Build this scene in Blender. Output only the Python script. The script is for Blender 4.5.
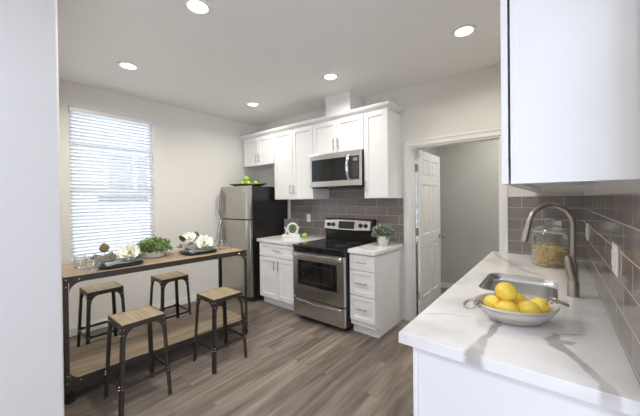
import bpy, bmesh, math, random
from mathutils import Vector, Matrix
random.seed(7)
PI = math.pi
for o in list(bpy.data.objects):
    bpy.data.objects.remove(o)
SC = bpy.context.scene
COL = SC.collection

# ------------------------------------------------------------------ camera
cd = bpy.data.cameras.new('camera')
cam = bpy.data.objects.new('camera', cd)
COL.objects.link(cam)
SC.camera = cam
YAW, PITCH, ROLL, CH = -0.6806, 0.0064, 0.0117, 1.447
cd.sensor_width = 36.0
cd.lens = 290.1 / 640 * 36
cd.shift_y = -6.15 / 640
cd.clip_start = 0.02
_f = Vector((math.sin(YAW) * math.cos(PITCH), math.cos(YAW) * math.cos(PITCH), -math.sin(PITCH)))
_r = Vector((math.cos(YAW), -math.sin(YAW), 0))
_u = _r.cross(_f)
# image rolls counter-clockwise by ROLL, so the camera rolls the other way
r2 = _r * math.cos(ROLL) - _u * math.sin(ROLL)
u2 = _u * math.cos(ROLL) + _r * math.sin(ROLL)
M = Matrix((r2, u2, -_f)).transposed().to_4x4()
M.translation = (0, 0, CH)
cam.matrix_world = M

# ------------------------------------------------------------------ world, daylight, exposure
w = bpy.data.worlds.new('world')
SC.world = w
w.use_nodes = True
bg = w.node_tree.nodes['Background']
bg.inputs[0].default_value = (0.77, 0.84, 1.0, 1)
bg.inputs[1].default_value = 6.0


def area(name, loc, rot, sx, sy, power, color, shape='RECTANGLE', portal=False):
    l = bpy.data.lights.new(name, 'AREA')
    l.shape = shape
    l.size = sx
    if shape == 'RECTANGLE':
        l.size_y = sy
    l.energy = power
    l.color = color
    if portal:
        l.cycles.is_portal = True
    o = bpy.data.objects.new(name, l)
    COL.objects.link(o)
    o.location = loc
    o.rotation_euler = rot
    return o


# portals at the openings added behind the camera, and at the kitchen and hall windows
area('daylight_rear_opening', (1.56, -2.42, 1.35), (PI / 2, 0, 0), 1.12, 2.3, 1, (1, 1, 1), portal=True)
area('daylight_side_opening', (2.34, -1.1, 1.35), (0, PI / 2, 0), 2.1, 2.2, 1, (1, 1, 1), portal=True)
area('daylight_window', (-4.23, 1.162, 1.68), (0, -PI / 2, 0), 1.66, 0.84, 1, (1, 1, 1), portal=True)
area('daylight_hall_window', (-1.64, 4.03, 1.4), (0, -PI / 2, 0), 1.2, 0.5, 1, (1, 1, 1), portal=True)
SC.view_settings.view_transform = 'Standard'
SC.view_settings.look = 'None'
SC.view_settings.gamma = 1.0
SC.view_settings.use_curve_mapping = False
SC.view_settings.exposure = 0.0
CAN_FRONT, CAN_BACK, FILL_HALL, FILL_LIVING = 19.0, 8.2, 17.0, 12.0  # hall and living values drive added fill lamps without fixtures
LIVING_FILL_COLOR = (0.84, 0.89, 1.0)
LAMP_SPREAD = 155
CAN_COLOR = (1.0, 0.955, 0.86)
SC.cycles.max_bounces = 12
SC.cycles.diffuse_bounces = 10
SC.cycles.transmission_bounces = 10
SC.cycles.transparent_max_bounces = 12
SC.cycles.sample_clamp_indirect = 6.0

# ------------------------------------------------------------------ materials


def new_mat(name):
    m = bpy.data.materials.new(name)
    m.use_nodes = True
    nt = m.node_tree
    return m, nt, nt.nodes['Principled BSDF']


def N(nt, typ, **kw):
    n = nt.nodes.new(typ)
    for k, v in kw.items():
        setattr(n, k, v)
    return n


def plain(name, col, rough=0.5, metal=0.0, var=0.06, scale=8.0, bump=0.0, bscale=120.0, spec=0.5, coat=0.0, stretch=None):
    m, nt, b = new_mat(name)
    tc = N(nt, 'ShaderNodeTexCoord')
    mp = N(nt, 'ShaderNodeMapping')
    nt.links.new(tc.outputs['Object'], mp.inputs[0])
    if stretch:
        mp.inputs['Scale'].default_value = stretch
    nz = N(nt, 'ShaderNodeTexNoise')
    nz.inputs['Scale'].default_value = scale
    nz.inputs['Detail'].default_value = 4
    nt.links.new(mp.outputs[0], nz.inputs['Vector'])
    mx = N(nt, 'ShaderNodeMix', data_type='RGBA')
    mx.inputs[6].default_value = tuple(max(0, c * (1 - var)) for c in col) + (1,)
    mx.inputs[7].default_value = tuple(min(1, c * (1 + var)) for c in col) + (1,)
    nt.links.new(nz.outputs['Fac'], mx.inputs[0])
    nt.links.new(mx.outputs[2], b.inputs['Base Color'])
    b.inputs['Roughness'].default_value = rough
    b.inputs['Metallic'].default_value = metal
    b.inputs['Specular IOR Level'].default_value = spec
    if coat:
        b.inputs['Coat Weight'].default_value = coat
        b.inputs['Coat Roughness'].default_value = 0.05
    if bump:
        n2 = N(nt, 'ShaderNodeTexNoise')
        n2.inputs['Scale'].default_value = bscale
        n2.inputs['Detail'].default_value = 3
        nt.links.new(mp.outputs[0], n2.inputs['Vector'])
        bp = N(nt, 'ShaderNodeBump')
        bp.inputs['Strength'].default_value = bump
        bp.inputs['Distance'].default_value = 0.002
        nt.links.new(n2.outputs['Fac'], bp.inputs['Height'])
        nt.links.new(bp.outputs[0], b.inputs['Normal'])
    return m


def glass(name, col=(1, 1, 1), edge=0.75, rough=0.02, face=0.04):
    """thin clear glass: mostly see-through, reflecting more at grazing angles"""
    m, nt, b = new_mat(name)
    nt.nodes.remove(b)
    tr = N(nt, 'ShaderNodeBsdfTransparent')
    tr.inputs[0].default_value = col + (1,)
    gl = N(nt, 'ShaderNodeBsdfGlossy')
    gl.inputs['Roughness'].default_value = rough
    gl.inputs[0].default_value = (0.95, 0.97, 0.97, 1)
    lw = N(nt, 'ShaderNodeLayerWeight')
    lw.inputs['Blend'].default_value = 0.25
    mr = N(nt, 'ShaderNodeMapRange')
    mr.inputs['To Min'].default_value = face
    mr.inputs['To Max'].default_value = edge
    nt.links.new(lw.outputs['Facing'], mr.inputs['Value'])
    mx = N(nt, 'ShaderNodeMixShader')
    nt.links.new(mr.outputs[0], mx.inputs[0])
    nt.links.new(tr.outputs[0], mx.inputs[1])
    nt.links.new(gl.outputs[0], mx.inputs[2])
    nt.links.new(mx.outputs[0], nt.nodes['Material Output'].inputs[0])
    return m


def tile_mat(name, axis):
    m, nt, b = new_mat(name)
    tc = N(nt, 'ShaderNodeTexCoord')
    sp = N(nt, 'ShaderNodeSeparateXYZ')
    cb = N(nt, 'ShaderNodeCombineXYZ')
    nt.links.new(tc.outputs['Object'], sp.inputs[0])
    nt.links.new(sp.outputs[axis], cb.inputs[0])
    ad = N(nt, 'ShaderNodeMath', operation='ADD')
    ad.inputs[1].default_value = -0.928 + 0.106 * 20
    nt.links.new(sp.outputs[2], ad.inputs[0])
    nt.links.new(ad.outputs[0], cb.inputs[1])
    a2 = N(nt, 'ShaderNodeVectorMath', operation='ADD')
    a2.inputs[1].default_value = (6.1 + 0.09, 0, 0)
    nt.links.new(cb.outputs[0], a2.inputs[0])
    br = N(nt, 'ShaderNodeTexBrick')
    br.offset = 0.5
    br.inputs['Scale'].default_value = 1.0
    br.inputs['Brick Width'].default_value = 0.305
    br.inputs['Row Height'].default_value = 0.106
    br.inputs['Mortar Size'].default_value = 0.0021
    br.inputs['Mortar Smooth'].default_value = 0.1
    br.inputs['Bias'].default_value = -0.1
    br.inputs['Color1'].default_value = (0.195, 0.166, 0.155, 1)
    br.inputs['Color2'].default_value = (0.240, 0.208, 0.195, 1)
    br.inputs['Mortar'].default_value = (0.56, 0.53, 0.50, 1)
    nt.links.new(a2.outputs[0], br.inputs['Vector'])
    nt.links.new(br.outputs['Color'], b.inputs['Base Color'])
    mr = N(nt, 'ShaderNodeMapRange')
    mr.inputs['To Min'].default_value = 0.10
    mr.inputs['To Max'].default_value = 0.7
    nt.links.new(br.outputs['Fac'], mr.inputs['Value'])
    nt.links.new(mr.outputs[0], b.inputs['Roughness'])
    bp = N(nt, 'ShaderNodeBump', invert=True)
    bp.inputs['Strength'].default_value = 0.35
    bp.inputs['Distance'].default_value = 0.002
    nt.links.new(br.outputs['Fac'], bp.inputs['Height'])
    nt.links.new(bp.outputs[0], b.inputs['Normal'])
    return m


def floor_mat():
    m, nt, b = new_mat('floor_planks')
    tc = N(nt, 'ShaderNodeTexCoord')
    sp = N(nt, 'ShaderNodeSeparateXYZ')
    cb = N(nt, 'ShaderNodeCombineXYZ')
    nt.links.new(tc.outputs['Object'], sp.inputs[0])
    nt.links.new(sp.outputs[1], cb.inputs[0])
    nt.links.new(sp.outputs[0], cb.inputs[1])
    a2 = N(nt, 'ShaderNodeVectorMath', operation='ADD')
    a2.inputs[1].default_value = (12.3, 18.07, 0)
    nt.links.new(cb.outputs[0], a2.inputs[0])
    br = N(nt, 'ShaderNodeTexBrick')
    br.offset = 0.37
    br.inputs['Scale'].default_value = 1.0
    br.inputs['Brick Width'].default_value = 1.22
    br.inputs['Row Height'].default_value = 0.18
    br.inputs['Mortar Size'].default_value = 0.0012
    br.inputs['Color1'].default_value = (0, 0, 0, 1)
    br.inputs['Color2'].default_value = (1, 1, 1, 1)
    br.inputs['Mortar'].default_value = (0.5, 0.5, 0.5, 1)
    nt.links.new(a2.outputs[0], br.inputs['Vector'])
    # per-plank offset of the grain
    ml = N(nt, 'ShaderNodeVectorMath', operation='SCALE')
    ml.inputs['Scale'].default_value = 9.0
    nt.links.new(br.outputs['Color'], ml.inputs[0])
    a3 = N(nt, 'ShaderNodeVectorMath', operation='ADD')
    nt.links.new(a2.outputs[0], a3.inputs[0])
    nt.links.new(ml.outputs[0], a3.inputs[1])
    mp = N(nt, 'ShaderNodeMapping')
    mp.inputs['Scale'].default_value = (0.85, 9.0, 1)
    nt.links.new(a3.outputs[0], mp.inputs[0])
    nz = N(nt, 'ShaderNodeTexNoise')
    nz.inputs['Scale'].default_value = 1.1
    nz.inputs['Detail'].default_value = 7
    nz.inputs['Roughness'].default_value = 0.62
    nz.inputs['Distortion'].default_value = 0.5
    nt.links.new(mp.outputs[0], nz.inputs['Vector'])
    cr = N(nt, 'ShaderNodeValToRGB')
    e = cr.color_ramp.elements
    e[0].position = 0.35
    e[0].color = (0.085, 0.067, 0.054, 1)
    e[1].position = 0.67
    e[1].color = (0.275, 0.232, 0.195, 1)
    x = e.new(0.5)
    x.color = (0.165, 0.134, 0.110, 1)
    nt.links.new(nz.outputs['Fac'], cr.inputs[0])
    # plank-to-plank tone
    hs = N(nt, 'ShaderNodeMix', data_type='RGBA', blend_type='MULTIPLY')
    hs.inputs[0].default_value = 1.0
    mr = N(nt, 'ShaderNodeMapRange')
    mr.inputs['To Min'].default_value = 0.84
    mr.inputs['To Max'].default_value = 1.12
    nt.links.new(br.outputs['Color'], mr.inputs['Value'])
    nt.links.new(cr.outputs[0], hs.inputs[6])
    nt.links.new(mr.outputs[0], hs.inputs[7])
    sm = N(nt, 'ShaderNodeMix', data_type='RGBA')
    sm.inputs[7].default_value = (0.05, 0.038, 0.03, 1)
    m3 = N(nt, 'ShaderNodeMath', operation='MULTIPLY')
    m3.inputs[1].default_value = 0.6
    nt.links.new(br.outputs['Fac'], m3.inputs[0])
    nt.links.new(m3.outputs[0], sm.inputs[0])
    nt.links.new(hs.outputs[2], sm.inputs[6])
    nt.links.new(sm.outputs[2], b.inputs['Base Color'])
    b.inputs['Roughness'].default_value = 0.42
    bp = N(nt, 'ShaderNodeBump')
    bp.inputs['Strength'].default_value = 0.12
    bp.inputs['Distance'].default_value = 0.002
    nt.links.new(nz.outputs['Fac'], bp.inputs['Height'])
    nt.links.new(bp.outputs[0], b.inputs['Normal'])
    return m


def quartz_mat(name, veins):
    """white quartz; veins = [((x,y,width), (x,y,width), ...), ...] polylines on the slab (world xy)"""
    m, nt, b = new_mat(name)
    L = nt.links.new
    tc = N(nt, 'ShaderNodeTexCoord')
    nz = N(nt, 'ShaderNodeTexNoise')
    nz.inputs['Scale'].default_value = 9.0
    nz.inputs['Detail'].default_value = 6
    nz.inputs['Roughness'].default_value = 0.65
    L(tc.outputs['Object'], nz.inputs['Vector'])
    sb = N(nt, 'ShaderNodeVectorMath', operation='SUBTRACT')
    sb.inputs[1].default_value = (0.5, 0.5, 0.5)
    L(nz.outputs['Color'], sb.inputs[0])
    sc = N(nt, 'ShaderNodeVectorMath', operation='SCALE')
    sc.inputs['Scale'].default_value = 0.055
    L(sb.outputs[0], sc.inputs[0])
    ad = N(nt, 'ShaderNodeVectorMath', operation='ADD')
    L(tc.outputs['Object'], ad.inputs[0])
    L(sc.outputs[0], ad.inputs[1])
    fl = N(nt, 'ShaderNodeVectorMath', operation='MULTIPLY')
    fl.inputs[1].default_value = (1, 1, 0)
    L(ad.outputs[0], fl.inputs[0])
    total = None
    for poly in veins:
        for (ax, ay, aw), (bx, by, bw) in zip(poly[:-1], poly[1:]):
            d = Vector((bx - ax, by - ay, 0))
            pa = N(nt, 'ShaderNodeVectorMath', operation='SUBTRACT')
            pa.inputs[1].default_value = (ax, ay, 0)
            L(fl.outputs[0], pa.inputs[0])
            dt = N(nt, 'ShaderNodeVectorMath', operation='DOT_PRODUCT')
            dt.inputs[1].default_value = d / d.length_squared
            L(pa.outputs[0], dt.inputs[0])
            cl = N(nt, 'ShaderNodeClamp')
            L(dt.outputs['Value'], cl.inputs[0])
            s2 = N(nt, 'ShaderNodeVectorMath', operation='SCALE')
            s2.inputs[0].default_value = d
            L(cl.outputs[0], s2.inputs['Scale'])
            df = N(nt, 'ShaderNodeVectorMath', operation='DISTANCE')
            L(pa.outputs[0], df.inputs[0])
            L(s2.outputs[0], df.inputs[1])
            wd = N(nt, 'ShaderNodeMapRange')
            wd.inputs['To Min'].default_value = aw
            wd.inputs['To Max'].default_value = bw
            L(cl.outputs[0], wd.inputs['Value'])
            dv = N(nt, 'ShaderNodeMath', operation='DIVIDE')
            L(df.outputs['Value'], dv.inputs[0])
            L(wd.outputs[0], dv.inputs[1])
            if total is None:
                total = dv
            else:
                mn = N(nt, 'ShaderNodeMath', operation='MINIMUM')
                L(total.outputs[0], mn.inputs[0])
                L(dv.outputs[0], mn.inputs[1])
                total = mn
    mr = N(nt, 'ShaderNodeMapRange', interpolation_type='SMOOTHSTEP')
    mr.inputs['From Min'].default_value = 0.6
    mr.inputs['From Max'].default_value = 1.35
    mr.inputs['To Min'].default_value = 1.0
    mr.inputs['To Max'].default_value = 0.0
    L(total.outputs[0], mr.inputs['Value'])
    n2 = N(nt, 'ShaderNodeTexNoise')
    n2.inputs['Scale'].default_value = 5.0
    n2.inputs['Detail'].default_value = 3
    L(tc.outputs['Object'], n2.inputs['Vector'])
    m2 = N(nt, 'ShaderNodeMapRange')
    m2.inputs['From Min'].default_value = 0.3
    m2.inputs['From Max'].default_value = 0.6
    m2.inputs['To Min'].default_value = 0.35
    m2.inputs['To Max'].default_value = 0.95
    L(n2.outputs['Fac'], m2.inputs['Value'])
    mu = N(nt, 'ShaderNodeMath', operation='MULTIPLY')
    L(mr.outputs[0], mu.inputs[0])
    L(m2.outputs[0], mu.inputs[1])
    # faint clouding
    n3 = N(nt, 'ShaderNodeTexNoise')
    n3.inputs['Scale'].default_value = 3.0
    n3.inputs['Detail'].default_value = 6
    L(ad.outputs[0], n3.inputs['Vector'])
    c3 = N(nt, 'ShaderNodeMix', data_type='RGBA')
    c3.inputs[6].default_value = (0.66, 0.645, 0.635, 1)
    c3.inputs[7].default_value = (0.80, 0.79, 0.785, 1)
    m4 = N(nt, 'ShaderNodeMapRange')
    m4.inputs['From Min'].default_value = 0.36
    m4.inputs['From Max'].default_value = 0.52
    L(n3.outputs['Fac'], m4.inputs['Value'])
    L(m4.outputs[0], c3.inputs[0])
    mx = N(nt, 'ShaderNodeMix', data_type='RGBA')
    L(mu.outputs[0], mx.inputs[0])
    L(c3.outputs[2], mx.inputs[6])
    mx.inputs[7].default_value = (0.42, 0.395, 0.375, 1)
    L(mx.outputs[2], b.inputs['Base Color'])
    b.inputs['Roughness'].default_value = 0.16
    return m


def wood_mat(name, c0, c1, scale=(2, 26, 26), rough=0.5, band=1.2):
    m, nt, b = new_mat(name)
    tc = N(nt, 'ShaderNodeTexCoord')
    mp = N(nt, 'ShaderNodeMapping')
    mp.inputs['Scale'].default_value = scale
    nt.links.new(tc.outputs['Object'], mp.inputs[0])
    nz = N(nt, 'ShaderNodeTexNoise')
    nz.inputs['Scale'].default_value = band
    nz.inputs['Detail'].default_value = 6
    nz.inputs['Roughness'].default_value = 0.6
    nz.inputs['Distortion'].default_value = 0.4
    nt.links.new(mp.outputs[0], nz.inputs['Vector'])
    cr = N(nt, 'ShaderNodeValToRGB')
    cr.color_ramp.elements[0].position = 0.32
    cr.color_ramp.elements[0].color = c0 + (1,)
    cr.color_ramp.elements[1].position = 0.68
    cr.color_ramp.elements[1].color = c1 + (1,)
    nt.links.new(nz.outputs['Fac'], cr.inputs[0])
    nt.links.new(cr.outputs[0], b.inputs['Base Color'])
    b.inputs['Roughness'].default_value = rough
    bp = N(nt, 'ShaderNodeBump')
    bp.inputs['Strength'].default_value = 0.15
    bp.inputs['Distance'].default_value = 0.002
    nt.links.new(nz.outputs['Fac'], bp.inputs['Height'])
    nt.links.new(bp.outputs[0], b.inputs['Normal'])
    return m


def emit(name, col, s):
    m, nt, b = new_mat(name)
    b.inputs['Base Color'].default_value = col + (1,)
    b.inputs['Emission Color'].default_value = col + (1,)
    b.inputs['Emission Strength'].default_value = s
    return m


def slat_mat():
    m, nt, b = new_mat('blind_slats')
    b.inputs['Base Color'].default_value = (0.90, 0.90, 0.90, 1)
    b.inputs['Roughness'].default_value = 0.4
    tr = N(nt, 'ShaderNodeBsdfTranslucent')
    tr.inputs[0].default_value = (0.9, 0.92, 0.95, 1)
    mx = N(nt, 'ShaderNodeMixShader')
    mx.inputs[0].default_value = 0.30
    nt.links.new(b.outputs[0], mx.inputs[1])
    nt.links.new(tr.outputs[0], mx.inputs[2])
    nt.links.new(mx.outputs[0], nt.nodes['Material Output'].inputs[0])
    return m


def stripe_mat(name, ca, cb_, freq):
    m, nt, b = new_mat(name)
    tc = N(nt, 'ShaderNodeTexCoord')
    wv = N(nt, 'ShaderNodeTexWave', wave_type='BANDS', bands_direction='X')
    wv.inputs['Scale'].default_value = freq
    wv.inputs['Distortion'].default_value = 0.6
    wv.inputs['Detail'].default_value = 1
    nt.links.new(tc.outputs['Object'], wv.inputs['Vector'])
    cr = N(nt, 'ShaderNodeValToRGB')
    cr.color_ramp.interpolation = 'CONSTANT'
    cr.color_ramp.elements[0].color = ca + (1,)
    cr.color_ramp.elements[1].position = 0.55
    cr.color_ramp.elements[1].color = cb_ + (1,)
    nt.links.new(wv.outputs['Fac'], cr.inputs[0])
    nt.links.new(cr.outputs[0], b.inputs['Base Color'])
    b.inputs['Roughness'].default_value = 0.85
    return m


def siding_mat():
    m, nt, b = new_mat('grey_siding')
    tc = N(nt, 'ShaderNodeTexCoord')
    wv = N(nt, 'ShaderNodeTexWave', wave_type='BANDS', bands_direction='Z', wave_profile='SAW')
    wv.inputs['Scale'].default_value = 1.6
    nt.links.new(tc.outputs['Object'], wv.inputs['Vector'])
    bp = N(nt, 'ShaderNodeBump')
    bp.inputs['Strength'].default_value = 0.4
    bp.inputs['Distance'].default_value = 0.01
    nt.links.new(wv.outputs['Fac'], bp.inputs['Height'])
    nt.links.new(bp.outputs[0], b.inputs['Normal'])
    b.inputs['Base Color'].default_value = (0.50, 0.50, 0.51, 1)
    b.inputs['Roughness'].default_value = 0.7
    return m


WALL = plain('wall_paint', (0.740, 0.720, 0.675), 0.75, var=0.015, bump=0.12, bscale=220)
PALEWALL = plain('pale_wall_paint', (0.60, 0.585, 0.575), 0.75, var=0.015, bump=0.5, bscale=110)
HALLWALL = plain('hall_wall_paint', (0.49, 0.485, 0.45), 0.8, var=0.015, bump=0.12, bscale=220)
CEIL = plain('ceiling_paint', (0.84, 0.83, 0.81), 0.85, var=0.02, bump=0.18, bscale=160)
TRIM = plain('trim_paint', (0.80, 0.79, 0.775), 0.35, var=0.01)
CAB = plain('cabinet_paint', (0.79, 0.785, 0.785), 0.32, var=0.01)
CABIN = plain('cabinet_underside', (0.70, 0.68, 0.66), 0.5, var=0.02)
FLOOR = floor_mat()
TILEX = tile_mat('backsplash_tile', 0)
TILEY = tile_mat('backsplash_tile_side', 1)
STEEL = plain('brushed_stainless', (0.50, 0.475, 0.445), 0.30, 1.0, var=0.10, scale=3.0, stretch=(1, 1, 60))
STEELH = plain('brushed_stainless_level', (0.57, 0.565, 0.555), 0.28, 1.0, var=0.10, scale=3.0, stretch=(1, 60, 60))
BRIGHT = plain('bright_stainless', (0.68, 0.67, 0.65), 0.22, 1.0, var=0.03)
NICKEL = plain('brushed_nickel', (0.48, 0.44, 0.39), 0.30, 1.0, var=0.04)
CHROME = plain('chrome', (0.75, 0.74, 0.72), 0.12, 1.0, var=0.02)
BLACKGL = plain('black_glass', (0.010, 0.010, 0.011), 0.07, var=0.0)
BLACK = plain('black_enamel', (0.014, 0.012, 0.012), 0.28, var=0.05)
DARKPL = plain('dark_plastic', (0.03, 0.03, 0.032), 0.4, var=0.05)
IRON = plain('dark_iron', (0.064, 0.052, 0.045), 0.42, 0.6, var=0.25, scale=30)
IRONBLK = plain('blackened_iron', (0.020, 0.018, 0.017), 0.45, 0.5, var=0.2, scale=30)
RIVET = plain('steel_rivet', (0.55, 0.53, 0.5), 0.3, 1.0)
SEATW = wood_mat('seat_oak', (0.215, 0.160, 0.098), (0.385, 0.305, 0.200), (3, 30, 30))
TABLEW = wood_mat('table_oak', (0.26, 0.175, 0.105), (0.46, 0.335, 0.215), (26, 1.8, 26))
SHELFW = wood_mat('shelf_oak', (0.27, 0.195, 0.125), (0.47, 0.365, 0.25), (22, 1.8, 22))
GLASS = glass('clear_glass', (0.96, 0.975, 0.97))
LIDGL = glass('lid_glass', (0.80, 0.85, 0.84), 0.95, 0.12, 0.16)
PANE = glass('window_glass', (0.98, 1.0, 0.99), 0.4)
SLAT = slat_mat()
WHITEPL = plain('white_plastic', (0.80, 0.79, 0.77), 0.35, var=0.01)
CERAM = plain('white_ceramic', (0.72, 0.71, 0.69), 0.3, var=0.04, scale=20)
LEAFG = plain('boxwood_leaf', (0.205, 0.33, 0.085), 0.5, var=0.45, scale=60)
SAGE = plain('sage_leaf', (0.27, 0.325, 0.235), 0.55, var=0.35, scale=60)
MAGLEAF = plain('magnolia_leaf', (0.055, 0.085, 0.028), 0.35, var=0.35, scale=30)
MAGBACK = plain('magnolia_leaf_back', (0.19, 0.150, 0.065), 0.7, var=0.2, scale=40)
PETAL = plain('magnolia_petal', (0.82, 0.80, 0.72), 0.5, var=0.04, scale=15)
CONE = plain('flower_cone', (0.30, 0.33, 0.10), 0.6, var=0.3, scale=80)
GRAYCL = plain('grey_linen', (0.17, 0.16, 0.15), 0.9, var=0.5, scale=25, bump=0.4, bscale=400)
STRIPECL = stripe_mat('striped_linen', (0.13, 0.16, 0.13), (0.74, 0.74, 0.71), 9)
PLATE = plain('dark_plate', (0.014, 0.020, 0.014), 0.45, var=0.1)
APPLE = plain('green_apple', (0.36, 0.56, 0.06), 0.3, var=0.2, scale=25)
STEM = plain('fruit_stem', (0.12, 0.08, 0.04), 0.7)
LEMON = plain('lemon_peel', (0.86, 0.62, 0.085), 0.38, var=0.10, scale=10, bump=0.35, bscale=220)
LEMON2 = plain('lemon_peel_greenish', (0.85, 0.65, 0.088), 0.38, var=0.12, scale=10, bump=0.35, bscale=220)
BOWLW = wood_mat('whitewashed_wood', (0.33, 0.285, 0.24), (0.68, 0.64, 0.59), (4, 4, 34), 0.6)
PASTA = plain('dry_pasta', (0.90, 0.70, 0.33), 0.55, var=0.15, scale=30)
SOIL = plain('potting_soil', (0.05, 0.035, 0.025), 0.95, var=0.4, scale=90)
LENS = emit('lamp_lens', (1.0, 0.95, 0.88), 9.0)
DISPLAY = plain('display_glass', (0.035, 0.032, 0.022), 0.1, var=0.3, scale=30)
SIDING = siding_mat()
EARTH = plain('outside_ground', (0.62, 0.61, 0.58), 0.9, var=0.2, scale=3)
RUBBER = plain('rubber', (0.02, 0.02, 0.02), 0.6)
PLAQUE = plain('patterned_plaque', (0.10, 0.095, 0.09), 0.4, var=0.9, scale=60)

# ------------------------------------------------------------------ mesh helpers
WM = {}


class MB:
    def __init__(s):
        s.bm = bmesh.new()

    def _add(s, verts, faces, mi=0):
        vs = [s.bm.verts.new(v) for v in verts]
        for f in faces:
            try:
                fc = s.bm.faces.new([vs[i] for i in f])
                fc.material_index = mi
            except ValueError:
                pass
        return vs

    def box(s, x0, x1, y0, y1, z0, z1, mi=0, rot=None, about=None):
        v = [Vector((x, y, z)) for z in (z0, z1) for y in (y0, y1) for x in (x0, x1)]
        if rot is not None:
            c = Vector(about) if about else Vector(((x0 + x1) / 2, (y0 + y1) / 2, (z0 + z1) / 2))
            v = [rot @ (p - c) + c for p in v]
        s._add(v, [(0, 2, 3, 1), (4, 5, 7, 6), (0, 1, 5, 4), (2, 6, 7, 3), (0, 4, 6, 2), (1, 3, 7, 5)], mi)
        return s

    def hexa(s, bottom, top, mi=0):
        """bottom, top: 4 points each, counter-clockwise seen from above"""
        s._add(list(bottom) + list(top), [(3, 2, 1, 0), (4, 5, 6, 7), (0, 1, 5, 4), (1, 2, 6, 5), (2, 3, 7, 6), (3, 0, 4, 7)], mi)
        return s

    def rings(s, rings, caps=True, closed=False, mi=0):
        n = len(rings[0])
        verts = [p for r in rings for p in r]
        faces = []
        m = len(rings)
        for i in range(m if closed else m - 1):
            a, b = i * n, ((i + 1) % m) * n
            for j in range(n):
                k = (j + 1) % n
                faces.append((a + j, a + k, b + k, b + j))
        if caps and not closed:
            faces.append(tuple(reversed(range(n))))
            faces.append(tuple(range((m - 1) * n, m * n)))
        s._add(verts, faces, mi)
        return s

    def tube(s, pts, r, seg=10, closed=False, mi=0, caps=True):
        pts = [Vector(p) for p in pts]
        rs = r if isinstance(r, (list, tuple)) else [r] * len(pts)
        out = []
        up = None
        n = len(pts)
        for i, p in enumerate(pts):
            if closed:
                t = (pts[(i + 1) % n] - pts[i - 1]).normalized()
            else:
                t = (pts[min(i + 1, n - 1)] - pts[max(i - 1, 0)]).normalized()
            if up is None:
                up = Vector((0, 0, 1)) if abs(t.z) < 0.9 else Vector((1, 0, 0))
            a = t.cross(up).normalized()
            b = a.cross(t).normalized()
            up = b
            out.append([p + (a * math.cos(2 * PI * k / seg) + b * math.sin(2 * PI * k / seg)) * rs[i] for k in range(seg)])
        return s.rings(out, caps, closed, mi)

    def cyl(s, p0, p1, r0, r1=None, seg=24, mi=0):
        return s.tube([p0, p1], [r0, r0 if r1 is None else r1], seg, mi=mi)

    def lathe(s, prof, c=(0, 0, 0), seg=32, sx=1, sy=1, rot=0.0, mi=0, caps=True, loop=False):
        out = []
        for (r, z) in prof:
            rg = []
            for k in range(seg):
                a = 2 * PI * k / seg
                x, y = r * sx * math.cos(a), r * sy * math.sin(a)
                rg.append(Vector((c[0] + x * math.cos(rot) - y * math.sin(rot), c[1] + x * math.sin(rot) + y * math.cos(rot), c[2] + z)))
            out.append(rg)
        return s.rings(out, caps, closed=loop, mi=mi)

    def ball(s, c, r, sx=1, sy=1, sz=1, rot=None, seg=20, ringn=12, tip=0.0):
        out = []
        for i in range(1, ringn):
            th = PI * i / ringn
            z = -math.cos(th)
            rr = math.sin(th)
            if tip:
                z = z * (1 + tip * abs(z) ** 6)
            rg = []
            for k in range(seg):
                a = 2 * PI * k / seg
                p = Vector((rr * math.cos(a) * r * sx, rr * math.sin(a) * r * sy, z * r * sz))
                if rot is not None:
                    p = rot @ p
                rg.append(p + Vector(c))
            out.append(rg)
        return s.rings(out)

    def prism(s, poly, axis, a0, a1, mi=0):
        """poly of 2D points extruded along axis ('x','y','z') from a0 to a1"""
        def P(u, v, a):
            return {'x': (a, u, v), 'y': (u, a, v), 'z': (u, v, a)}[axis]
        r0 = [Vector(P(u, v, a0)) for u, v in poly]
        r1 = [Vector(P(u, v, a1)) for u, v in poly]
        return s.rings([r0, r1], mi=mi)

    def sheet(s, grid, mi=0):
        n = len(grid[0])
        verts = [Vector(p) for r in grid for p in r]
        faces = [(i * n + j, i * n + j + 1, (i + 1) * n + j + 1, (i + 1) * n + j) for i in range(len(grid) - 1) for j in range(n - 1)]
        s._add(verts, faces, mi)
        return s

    def leaf(s, base, d, up, ln, wd, curl=0.3, fold=0.25, n=5, mi=0):
        d = Vector(d).normalized()
        up = Vector(up)
        side = d.cross(up).normalized()
        nrm = side.cross(d).normalized()
        g = []
        for i in range(n + 1):
            t = i / n
            wv = wd * math.sin(PI * min(1, (t * 0.96 + 0.02)) ** 0.85) ** 0.7
            c = Vector(base) + d * (ln * (t - 0.25 * abs(curl) * t * t)) + nrm * (-curl * ln * t * t * 0.7)
            g.append([c + side * wv * 0.5 + nrm * fold * wv * 0.5, c, c - side * wv * 0.5 + nrm * fold * wv * 0.5])
        return s.sheet(g, mi)

    def build(s, name, mat, parent=None, bevel=0.0, smooth=False, solid=0.0, sub=0, segs=2):
        if parent is not None:
            inv = WM[parent.name].inverted()
            bmesh.ops.transform(s.bm, matrix=inv, verts=s.bm.verts)
        bmesh.ops.recalc_face_normals(s.bm, faces=s.bm.faces)
        me = bpy.data.meshes.new(name)
        s.bm.to_mesh(me)
        s.bm.free()
        for mm in (mat if isinstance(mat, (list, tuple)) else [mat]):
            me.materials.append(mm)
        if smooth:
            me.polygons.foreach_set('use_smooth', [True] * len(me.polygons))
            me.set_sharp_from_angle(angle=math.radians(42))
        o = bpy.data.objects.new(name, me)
        COL.objects.link(o)
        if parent is not None:
            o.parent = parent
            WM[o.name] = WM[parent.name]
        else:
            WM[o.name] = Matrix.Identity(4)
        if solid:
            md = o.modifiers.new('solid', 'SOLIDIFY')
            md.thickness = solid
            md.offset = 0
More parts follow.
